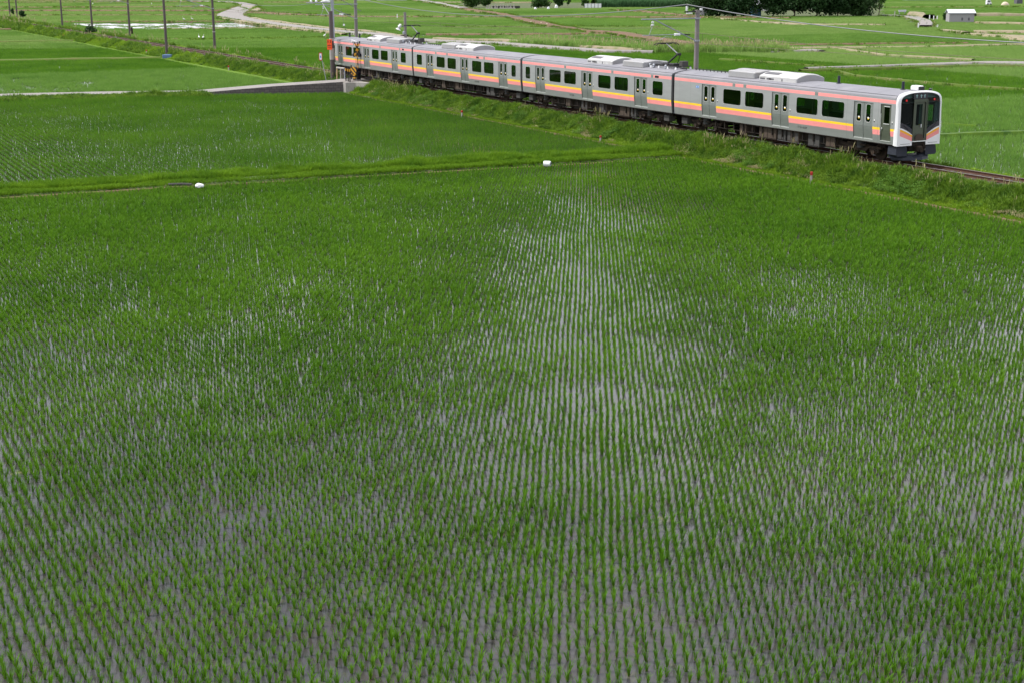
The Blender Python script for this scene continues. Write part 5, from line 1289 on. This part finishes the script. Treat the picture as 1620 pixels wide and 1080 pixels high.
# egrets
eg = None
for i, (px, py, lb) in enumerate([(315, 65, 'left one of two white egrets standing side by side in the green paddy'), (322, 65.5, 'right one of two white egrets standing side by side in the green paddy'), (514, 62.5, 'white egret alone left of the crossing pole'), (147, 9.5, 'white egret in the far paddies near the top left'), (291, 35.5, 'white egret at the flooded paddy edge, the left one'), (304, 35, 'white egret at the flooded paddy edge, the right one'), (240, 9.5, 'white egret far off between two dark poles')]):
    p = P(px, py, -1.2)
    if eg is None:
        k = MB()
        k.tube([(-.30, 0, .42), (-.18, 0, .48), (0, 0, .54), (.13, 0, .60), (.17, 0, .72), (.12, 0, .86), (.17, 0, .96), (.23, 0, .975)], [.02, .08, .13, .09, .04, .03, .045, .03], 0, 10)
        eg = k.build('egret', ['feather'], smooth=True)
        k = MB(); k.tube([(.23, 0, .97), (.38, 0, .95)], [.018, .004], 0, 6); k.build('beak', ['beak'], eg)
        for s in (-1, 1): k = MB(); k.tube([(.0, s*.05, .46), (-.03, s*.05, .22), (.01, s*.05, 0)], .014, 0, 5); k.build('leg', ['blackgl'], eg)
        o = eg
    else: o = copy_tree(eg)
    o.location = (p[0], p[1], -1.05 if i < 3 else -1.1); o.rotation_euler = (0, 0, random.uniform(0, 6)); o.scale = (1, 1, 1) if i < 3 else (1.2, 1.2, 1.2)
    tag(o, lb, 'egret', 'white egrets in the paddies')

# ================================================================== TREES
def tree(name, x, y, h, r, trunk_h, leaf, label, cat='tree', n=2600, ls=.28, clumps=16, seed=0, group=None, base=-1.25, sq=1.0, lowcut=0.0, full=False):
    rd = np.random.default_rng(seed+900); t = empty(name, (x, y, base), label=label, cat=cat, group=group)
    k = MB(); tr = max(.06, h*.022)
    k.tube([(0, 0, -.3), (.05*h*.2, 0, trunk_h*.5), (.02*h, .03*h, trunk_h), (0.0, 0, h*.8)], [tr*1.3, tr, tr*.8, tr*.25], 0, 8)
    cz = (trunk_h+h)/2; rz = (h-trunk_h)/2
    C_ = []
    for j in range(clumps):
        a = rd.uniform(0, 6.28); u = rd.uniform(.25, .95); zz = rd.uniform(-1, 1)*.85; rr_ = r*math.sqrt(max(.08 if zz > 0 or not full else .7, 1-zz*zz*.8))*u*.8
        C_.append((rr_*math.cos(a), rr_*math.sin(a)*sq, cz+zz*rz*.85, rd.uniform(.28, .5)*r))
    for j, c in enumerate(C_):
        if j % 2 == 0: k.tube([(.01*h, .01*h, min(c[2], trunk_h+.25*(c[2]-trunk_h) if c[2] > trunk_h else trunk_h*.8)), (c[0]*.6, c[1]*.6, c[2]*.9), c[:3]], [tr*.5, tr*.3, tr*.12], 0, 5)
    k.build('trunk', ['bark'], t)
    ci = rd.integers(0, len(C_), n); C2 = np.array(C_); v = rd.normal(0, 1, (n, 3)); v /= np.linalg.norm(v, axis=1)[:, None]; rad = rd.random(n)**.45
    c = C2[ci, :3]+v*rad[:, None]*C2[ci, 3][:, None]*np.array([1.15, 1.15*sq, .85]); c[:, 2] = np.maximum(c[:, 2], lowcut+rd.uniform(0, .9, n))
    a = rd.normal(0, 1, (n, 3)); a /= np.linalg.norm(a, axis=1)[:, None]; b = np.cross(a, rd.normal(0, 1, (n, 3))); b /= np.linalg.norm(b, axis=1)[:, None]
    s = ls*rd.uniform(.6, 1.3, n)[:, None]
    V = np.stack([c-a*s, c+b*s*.5, c+a*s, c-b*s*.5], 1).reshape(-1, 3)
    me = bpy.data.meshes.new('crown'); me.from_pydata(V.tolist(), [], [(4*q, 4*q+1, 4*q+2, 4*q+3) for q in range(n)]); me.materials.append(M[leaf]); me.update()
    o = bpy.data.objects.new('crown', me); COL.objects.link(o); o.parent = t
    return t
def at(px, py, z=-1.2):
    p = P(px, py, z); return p[0], p[1], ppm(p)
def T(px, py, wpx, hm, trunk, leaf, label, **kw):
    x, y, s = at(px, py); g_ = kw.get('n', 2600); return tree('tree', x, y, hm, wpx/2/s*1.12, trunk*.5, leaf, label, group=kw.pop('group', 'trees of the farmstead'), **kw)
T(1122, 27, 66, 10, .5, 'leafdark', 'large dark tree at the left end of the farmstead, beside the overhead line pole top', seed=1, n=6500, ls=.40, clumps=38, full=True)
T(1172, 27.5, 60, 10, .4, 'leafdark', 'large dark tree just left of the blue shed', seed=2, n=6500, ls=.40, clumps=38, full=True)
T(1222, 27, 48, 9, 1.2, 'leafdark', 'dark tree just right of the blue shed', seed=3, n=5500, ls=.40, clumps=36, full=True)
T(1255, 27, 56, 10, 1.0, 'leafdark', 'dark tree second to the right of the blue shed', seed=4, n=6000, ls=.40, clumps=36, full=True)
T(1290, 27, 56, 10, 1.0, 'leafdark', 'dark tree in the middle of the farmstead hedge', seed=5, n=6000, ls=.40, clumps=36, full=True)
T(1323, 27, 52, 10, .8, 'leafdark', 'dark tree second from the right end of the farmstead hedge', seed=6, n=6000, ls=.40, clumps=36, full=True)
T(1356, 26.5, 54, 8, .5, 'leafdark', 'rounded dark tree at the right end of the farmstead hedge', seed=7, n=6500, ls=.40, clumps=38, full=True)
T(1390, 25, 20, 5.4, 2.6, 'leafmid', 'small tree with a bare leaning trunk right of the farmstead hedge', seed=8, n=700, ls=.24, clumps=9)
T(744, 12.5, 34, 5.5, .6, 'leafmid', 'bushy round tree left of the small graveyard', seed=9, n=2400, ls=.4, lowcut=.1, group='trees along the far lane')
T(769, 11.5, 18, 5, .8, 'leafmid', 'narrow bush at the left end of the small graveyard', seed=10, n=1200, ls=.4, group='trees along the far lane')
T(855, 14, 28, 5.5, .5, 'leafmid', 'rounded dense bush right of the small graveyard', seed=11, n=2400, ls=.4, lowcut=.1, group='trees along the far lane')
T(884, 12, 18, 5.5, .8, 'leafdark', 'spiky dark bush above a white cover right of the graveyard', seed=12, n=1300, ls=.5, group='trees along the far lane')
T(898, 10, 8, 4, 1.0, 'leafmid', 'thin bush right of the spiky bush', seed=13, n=400, ls=.4, clumps=6, group='trees along the far lane')
T(925, 13, 14, 5.5, 1.2, 'leafmid', 'leafy tree at the left end of the white fence', seed=14, n=900, ls=.4, group='trees along the far lane')
T(940, 12, 12, 5, 1.4, 'leafmid', 'leafy tree behind the middle of the white fence', seed=15, n=700, ls=.4, group='trees along the far lane')
def bush(px, py, wpx, hm, leaf, label, z=-.6, **kw):
    p = P(px, py, z); s = ppm(p); return tree('bush', p[0], p[1], hm, wpx/2/s, .15, leaf, label, cat='bush', base=z-.1, group='bushes along the railway', **kw)
bush(146, 56, 22, 1.7, 'leafdark', 'round dark green bush on the railway bank in front of a distant pole', seed=20, n=1500, ls=.17)
bush(36, 28.5, 13, 1.9, 'leafdark', 'dark bush beside the track near the top left corner', seed=21, n=900, ls=.2)
bush(20, 24, 7, 2.0, 'leafdark', 'narrow dark bush at the foot of the second last pole', seed=22, n=500, ls=.2)
x, y, s_p = at(1495.5, 33.5); tree('bush', x, y, 1.9, 5.5/s_p, .1, 'leafmid', 'bush growing against the left end of the grey board shed', cat='bush', seed=30, n=1100, ls=.15, lowcut=.05)

# ================================================================== BUILDINGS AND SMALL FAR THINGS
def shed(name, px, py, wpx, dpx_m, hm, roof_h, wallm, roofm, label, rot=0, doors=0, cat='shed', over=.25, mono=False):
    x, y, s = at(px, py); W = wpx/s; D = dpx_m
    t = empty(name, (x, y, -1.2), CAMROT+rot, label=label, cat=cat)
    k = MB(); k.box((-W/2, 0, 0), (W/2, D, hm), 0)
    if not mono:
        for xx in (-W/2, W/2): k.prism([(0, hm), (D, hm), (D/2, roof_h-.05)], lambda a, b: (xx-.04, a, b), lambda a, b: (xx+.04, a, b), 0)
    k.build('wall', [wallm], t)
    k = MB(); th = .09
    if mono: k.prism([(-over, hm+.02), (D+over, roof_h), (D+over, roof_h+th), (-over, hm+.02+th)], lambda a, b: (-W/2-over, a, b), lambda a, b: (W/2+over, a, b), 0)
    else: k.prism([(-over, hm-.03), (D/2, roof_h), (D+over, hm-.03), (D+over, hm+th), (D/2, roof_h+th+.03), (-over, hm+th)], lambda a, b: (-W/2-over, a, b), lambda a, b: (W/2+over, a, b), 0)
    k.build('roof', [roofm], t)
    for j in range(doors):
        xx = -W/2+W*(j+.6)/(doors+.4); f = MB(); f.box((xx-.45, -.05, .75), (xx+.45, -.005, 1.6), 0); o = f.build('window', ['blackgl'], t)
        f = MB(); f.box((xx-.52, -.07, .68), (xx+.52, -.052, .74), 0); f.box((xx-.52, -.07, 1.61), (xx+.52, -.052, 1.67), 0); f.build('frame', ['white'], o)
    return t, W, D
t, W, D = shed('board_shed', 1521, 36.5, 38, 5.0, 2.05, 2.75, 'corr', 'tin', 'weathered grey board shed with a pale tin roof standing alone in the fields', rot=R_(-8), over=.3)
k = MB(); k.box((-W/2+1.0, -.03, 0), (-W/2+1.9, -.004, 1.75), 0); k.build('door', ['corr'], t)
for xx in (-W/2+2.6, W/2-1.3):
    k = MB(); k.box((xx, -.03, .5), (xx+.35, -.004, 1.1), 0); k.build('opening', ['acdark'], t)
shed('shed', 1197, 26.5, 14, 4, 2.9, 3.9, 'bluewall', 'tin', 'small blue shed with a pale roof between the dark trees', doors=1, over=.4)
shed('shed', 1113, 27, 9, 2.5, 1.6, 1.9, 'porcelain', 'tin', 'small white shed at the foot of the leftmost farmstead tree', mono=True)
shed('farmhouse', 1205, 18, 26, 8, 4.2, 6.2, 'palewall', 'darkroof', 'farmhouse half hidden behind the dark trees', doors=2)
shed('farmhouse', 1316, 16, 60, 8, 3.4, 5.6, 'palewall', 'tin', 'long pale farm building behind the right part of the hedge', doors=3)
shed('shed', 1613, 7.5, 9, 3, 2.6, 3.4, 'acdark', 'darkroof', 'small dark hut at the top right corner', doors=0)
shed('house', 300, 1.5, 22, 8, 3.2, 5, 'plow', 'darkroof', 'dark low house at the top edge above the farm road bend')
shed('house', 574, 1.8, 22, 8, 3.2, 5, 'palewall', 'darkroof', 'low house at the top edge right of the overhead line pole')
shed('house', 619, 1.8, 46, 8, 3.0, 5, 'palewall', 'tin', 'long grey house at the top edge left of the far lane')
shed('warehouse', 973, 3.2, 16, 9, 4.5, 6, 'bluetile', 'tin', 'bright blue warehouse wall at the top edge behind the corn')
shed('warehouse', 1012, 2.8, 44, 9, 4.5, 6, 'plow', 'darkroof', 'dark grey warehouse at the top edge right of the blue one')
shed('warehouse', 1058, 2.6, 36, 9, 4.5, 6, 'palewall', 'tin', 'pale warehouse at the top edge left of the large dark trees')
shed('house', 866, .9, 30, 9, 4.5, 6, 'palewall', 'darkroof', 'pale house at the top edge above the rounded bush')
shed('greenhouse', 1500, 1.2, 130, 8, 2.6, 3.6, 'galv', 'tin', 'long grey greenhouse on the horizon at the upper right', cat='greenhouse')
# white low wall / fence panels
x, y, s = at(938, 13.5); t = empty('white_fence', (x, y, -1.2), CAMROT, label='white panel fence between two leafy trees left of the corn', cat='fence'); k = MB(); W = 27/s; k.box((-W/2, 0, .15), (W/2, .06, 1.5), 0); k.build('panel', ['porcelain'], t)
for j in range(6): k = MB(); k.box((-W/2+W*j/5-.06, -.06, 0), (-W/2+W*j/5+.06, .0, 1.65), 0); k.build('post', ['boxgrey'], t)
k = MB(); x, y, s = at(792, 15); W = 44/s; k.box((-W/2, 0, 0), (W/2, .2, .9), 0); k.box((-W/2-.1, -.04, .9), (W/2+.1, .24, 1.0), 0); tag(k.build('low_wall', ['boxgrey'], loc=(x, y+2, -1.2), rot=CAMROT), 'low grey wall behind the row of pale gravestones', 'wall')
gs = None
for i in range(11):
    px = 770+i*4.3; x, y, s = at(px+random.uniform(-1, 1), 15.2)
    if gs is None:
        k = MB(); k.bbox((-.5, -.4, 0), (.5, .4, .35), 0, .04); k.bbox((-.35, -.25, .35), (.35, .25, .6), 0, .03); k.bbox((-.2, -.15, .6), (.2, .15, 1.55), 0, .03); gs = k.build('gravestone', ['stonew']); o = gs
    else: o = gs.copy(); COL.objects.link(o)
    o.location = (x, y, -1.2); o.rotation_euler = (0, 0, CAMROT); sc_ = random.uniform(.7, 1.15); o.scale = (sc_, sc_, sc_)
    tag(o, 'small pale gravestone in the row by the far lane', 'gravestone', 'gravestones by the far lane')
def mound(name, px, py, wpx, hm, mk, label, cat):
    x, y, s = at(px, py); r = wpx/2/s; k = MB(); rings = []
    for j in range(6):
        a = j/5*math.pi/2; rings.append([(r*math.cos(a)*math.cos(b)*random.uniform(.93, 1.07)+.001, r*.6*math.cos(a)*math.sin(b)*random.uniform(.93, 1.07), hm*math.sin(a)*random.uniform(.95, 1.05)) for b in [2*math.pi*q/14 for q in range(14)]])
    k.loft(rings, 0, True, True); return tag(k.build(name, [mk], loc=(x, y, -1.2), rot=CAMROT, smooth=True), label, cat)
mound('covered_heap', 1590, 9.5, 13, 1.3, 'beige', 'beige covered heap left of the dark hut at the top right', 'heap')
mound('covered_heap', 867.5, 15.5, 4.5, .9, 'porcelain', 'white covered heap, the middle one of three below the bushes', 'heap')
mound('covered_heap', 847, 15.8, 4.5, .8, 'porcelain', 'white covered heap, the left one of three below the bushes', 'heap')
mound('covered_heap', 880, 13.3, 5.5, 1.1, 'porcelain', 'white covered heap under the spiky dark bush', 'heap')
for px, py, lb in ((840, 37.5, 'left'), (856, 39, 'middle'), (865, 41, 'right')):
    mound('straw_sack', px, py, 3.6, .5, 'beige', '%s one of three pale tan sacks on the brown bund' % lb, 'sack')['group'] = 'tan sacks on the brown bund'
def vehicle(px, py, wpx, label):
    x, y, s = at(px, py); L_ = wpx/s; t = empty('parked_van', (x, y, -1.2), CAMROT, label=label, cat='van')
    k = MB(); k.prism([(-L_/2, .35), (L_/2, .35), (L_/2, .9), (L_*.36, 1.05), (L_*.22, 1.75), (-L_*.46, 1.8), (-L_/2, 1.2)], lambda a, b: (a, 0, b), lambda a, b: (a, 1.6, b), 0); k.build('body', ['white'], t)
    for xx in (-L_*.3, L_*.3): k = MB(); k.tube([(xx, -.03, .32), (xx, .15, .32)], .32, 0, 14); k.build('wheel', ['black'], t)
    k = MB(); k.box((-L_*.40, -.012, 1.15), (L_*.2, -.002, 1.6), 0); k.build('window', ['blackgl'], t)
vehicle(1565, 9, 7.5, 'small white van parked in the far fields at the upper right')
x, y, s = at(1427, 23.5); t = empty('water_trough', (x, y, -1.2), CAMROT, label='pale blue white trough on legs by the bend of the farm track', cat='trough')
k = MB(); W = 12/s; k.prism([(-W/2, 1.2), (W/2, 1.2), (W/2-.12, .7), (-W/2+.12, .7)], lambda a, b: (a, -.4, b), lambda a, b: (a, .4, b), 0); k.build('basin', ['tin'], t)
for xx in (-W/2+.3, W/2-.3): k = MB(); k.box((xx-.04, -.3, 0), (xx+.04, .3, .72), 0); k.build('leg', ['galv'], t)
for px, py, h, mk, lb in ((1415.3, 27.5, 1.4, 'stonew', 'pale post at the start of the farm track'), (1470.5, 32, 1.1, 'porcelain', 'left of three white posts left of the grey board shed'), (1477, 32.5, 1.0, 'porcelain', 'middle of three white posts left of the grey board shed'), (1482.5, 32.5, .95, 'porcelain', 'right of three white posts left of the grey board shed'), (1452.5, 45.5, 1.0, 'porcelain', 'thin white post in front of the double farm track'), (628.5, 30, 1.1, 'porcelain', 'white stake on the brown bund beyond the rear carriage'), (1030, 44.5, .6, 'stonew', 'small pale post in the paddy left of the pantograph')):
    x, y, s = at(px, py); k = MB(); k.bbox((-.09, -.09, -.1), (.09, .09, h), 0, .02); o = k.build('marker_post', [mk], loc=(x, y, -1.15)); tag(o, lb, 'post', 'posts about the fields')
